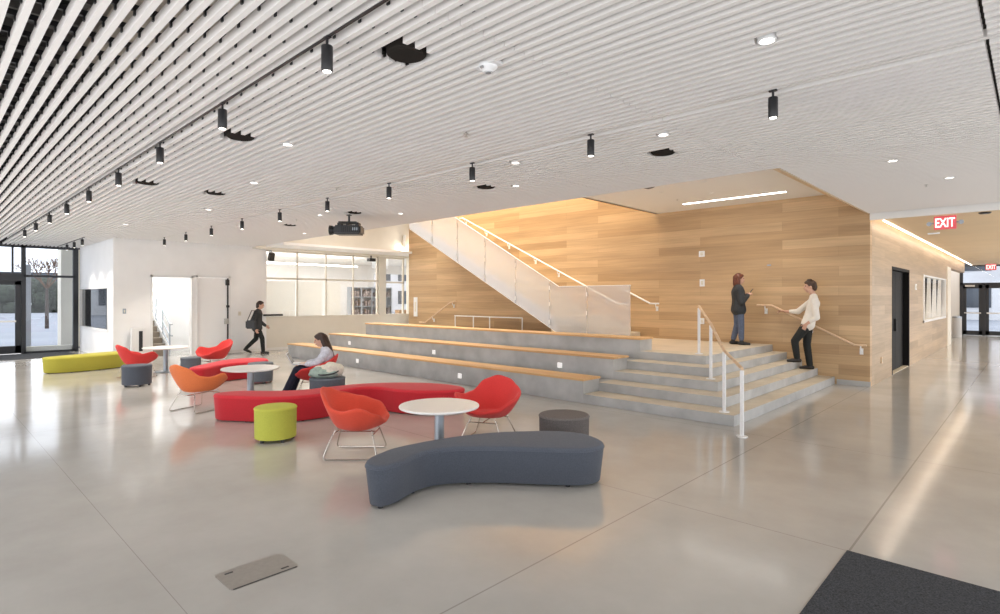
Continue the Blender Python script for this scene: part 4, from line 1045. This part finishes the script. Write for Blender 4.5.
MB().tube([(-.2, -.355, 1.04), (-.1, -.24, 1.36), (.06, -.24, 1.36), (.04, -.355, 1.04)], .012, 8).obj('strap', M['black'], t, True)

# ------------------------------------------------------------------ outside
struct('ground', MB().box(-140, XG-.1, -60, 90, -.15, -.03).box(-30, 40, YE+.2, 110, -.15, -.03), M['ground'])
t = thing('street_tree', 'bare young tree on the plaza seen through the entrance glazing', 'tree', (-41.7, 5.4, -.03))
b = MB().cyl((0, 0, 0), (0, 0, 2.6), .10, .07, 10)
b.obj('trunk', M['bark'], t)
b = MB(); rnd = random.Random(3)
def br(p, d, L_, r_, n):
    q = p+d*L_; b.cyl(p, q, r_, r_*.7, 5, False)
    if n:
        for k in range(3):
            dd = (d+V((rnd.uniform(-.75, .75), rnd.uniform(-.75, .75), rnd.uniform(-.1, .5)))).normalized()
            br(q-d*L_*rnd.uniform(0, .25), dd, L_*.72, r_*.66, n-1)
for k in range(5): br(V((0, 0, 2.3)), V((math.cos(k*1.26)*.62, math.sin(k*1.26)*.62, .85)).normalized(), .8, .045, 4)
b.obj('branches', M['twig'], t)
t = thing('boxwood_hedge', 'dark hedge bank across the plaza behind the bare tree', 'hedge', (-88, 12, -.03))
b = MB()
for k in range(60): b.sph((rnd.uniform(-1.5, 1.5), rnd.uniform(-5, 6), rnd.uniform(.3, 3.2)), rnd.uniform(.7, 1.3), n=8)
b.box(-1.2, 1.2, -5, 6, 0, 3).obj('foliage', M['hedge'], t)
def building(label, loc, w_, h_, m, rows, face='X'):
    t = thing('building', label, 'building', loc)
    if face == 'X': MB().box(-6, 0, -w_/2, w_/2, 0, h_).obj('wall', m, t)
    else: MB().box(-w_/2, w_/2, 0, 6, 0, h_).obj('wall', m, t)
    n = int(w_/3)
    for r_ in range(rows):
        for k in range(n):
            c = -w_/2+(k+.5)*w_/n; z0 = 1+r_*3.0
            if face == 'X': MB().box(-.05, .05, c-.9, c+.9, z0, z0+1.7).obj('window', M['facadedk'], t)
            else: MB().box(c-.9, c+.9, -.05, .05, z0, z0+1.7).obj('window', M['facadedk'], t)
    return t
building('dark grey building behind the hedge across the plaza', (-96, 14, -.03), 20, 5.2, M['facadedk'], 1)
building('pale building seen through the left entrance door', (-70, -8, -.03), 26, 9, M['facade'], 3)
building('pale building outside the far corridor doors', (-2, 60, -.03), 24, 7, M['facade'], 2, 'Y')
building('pale building behind the classroom far windows', (-60, 34, -.03), 24, 8, M['facade'], 2)
t = thing('street_sign', 'small round white sign on a post on the plaza left of the tree', 'sign', (-40, 4.35, -.03))
MB().cyl((0, 0, 0), (0, 0, 1.5), .02, n=8).obj('post', M['greymetal'], t)
MB().cyl((-.01, 0, 1.45), (.02, 0, 1.45), .17, n=24).obj('disc', M['whitemetal'], t)

# ------------------------------------------------------------------ lights
def area(name, loc, rot, sx, sy, power, col, spread=180):
    l = bpy.data.lights.new(name, 'AREA'); l.shape = 'RECTANGLE'; l.size = sx; l.size_y = sy; l.energy = power; l.color = col
    l.spread = math.radians(spread)
    o = bpy.data.objects.new(name, l); COL.objects.link(o); o.location = loc; o.rotation_euler = rot; return o
area('wall_washer', (-11.2, 12.3, 6.4), (math.radians(18), 0, 0), 8.4, .25, 150, (1, .80, .56), 90)
area('void_ceiling_lamps', (-13, 10.2, 6.4), (0, 0, 0), 8, 3, 270, (1, .95, .88), 100)
area('corridor_cove_lamp', (-2.27, 23.6, 3.60), (0, 0, 0), .05, 20.5, 65, (1, .90, .76))
area('corridor_downlights', (1.0, 22, 3.27), (0, 0, 0), .8, 18, 170, (1, .88, .72), 140)
area('classroom_lamps', (-21, 12, 3.38), (0, 0, 0), 3, 7, 230, (1, .97, .92))
area('stair_room_lamps', (-21, 5.5, 4.3), (0, 0, 0), 3, 2, 320, (1, .98, .93))
area('inner_linear_lamp', (-4.7, 12.07, 3.86), (0, 0, 0), 2.1, .06, 8, (1, .93, .83), 120)

W = bpy.data.worlds.new('World'); SC.world = W; W.use_nodes = True
bg = W.node_tree.nodes['Background']; bg.inputs['Color'].default_value = (.97, .98, 1.0, 1); bg.inputs['Strength'].default_value = 2.3

cam = bpy.data.cameras.new('Camera'); cam.sensor_width = 36; cam.lens = 561/1000*36; cam.shift_y = -.009; cam.clip_end = 400; cam.clip_start = .05
co = bpy.data.objects.new('Camera', cam); COL.objects.link(co); co.location = (0, 0, 1.75)
co.rotation_euler = (PI/2, 0, math.atan2(536, 561)); SC.camera = co
vs = SC.view_settings; vs.view_transform = 'Standard'; vs.look = 'None'; vs.exposure = .2; vs.gamma = 1; vs.use_curve_mapping = False
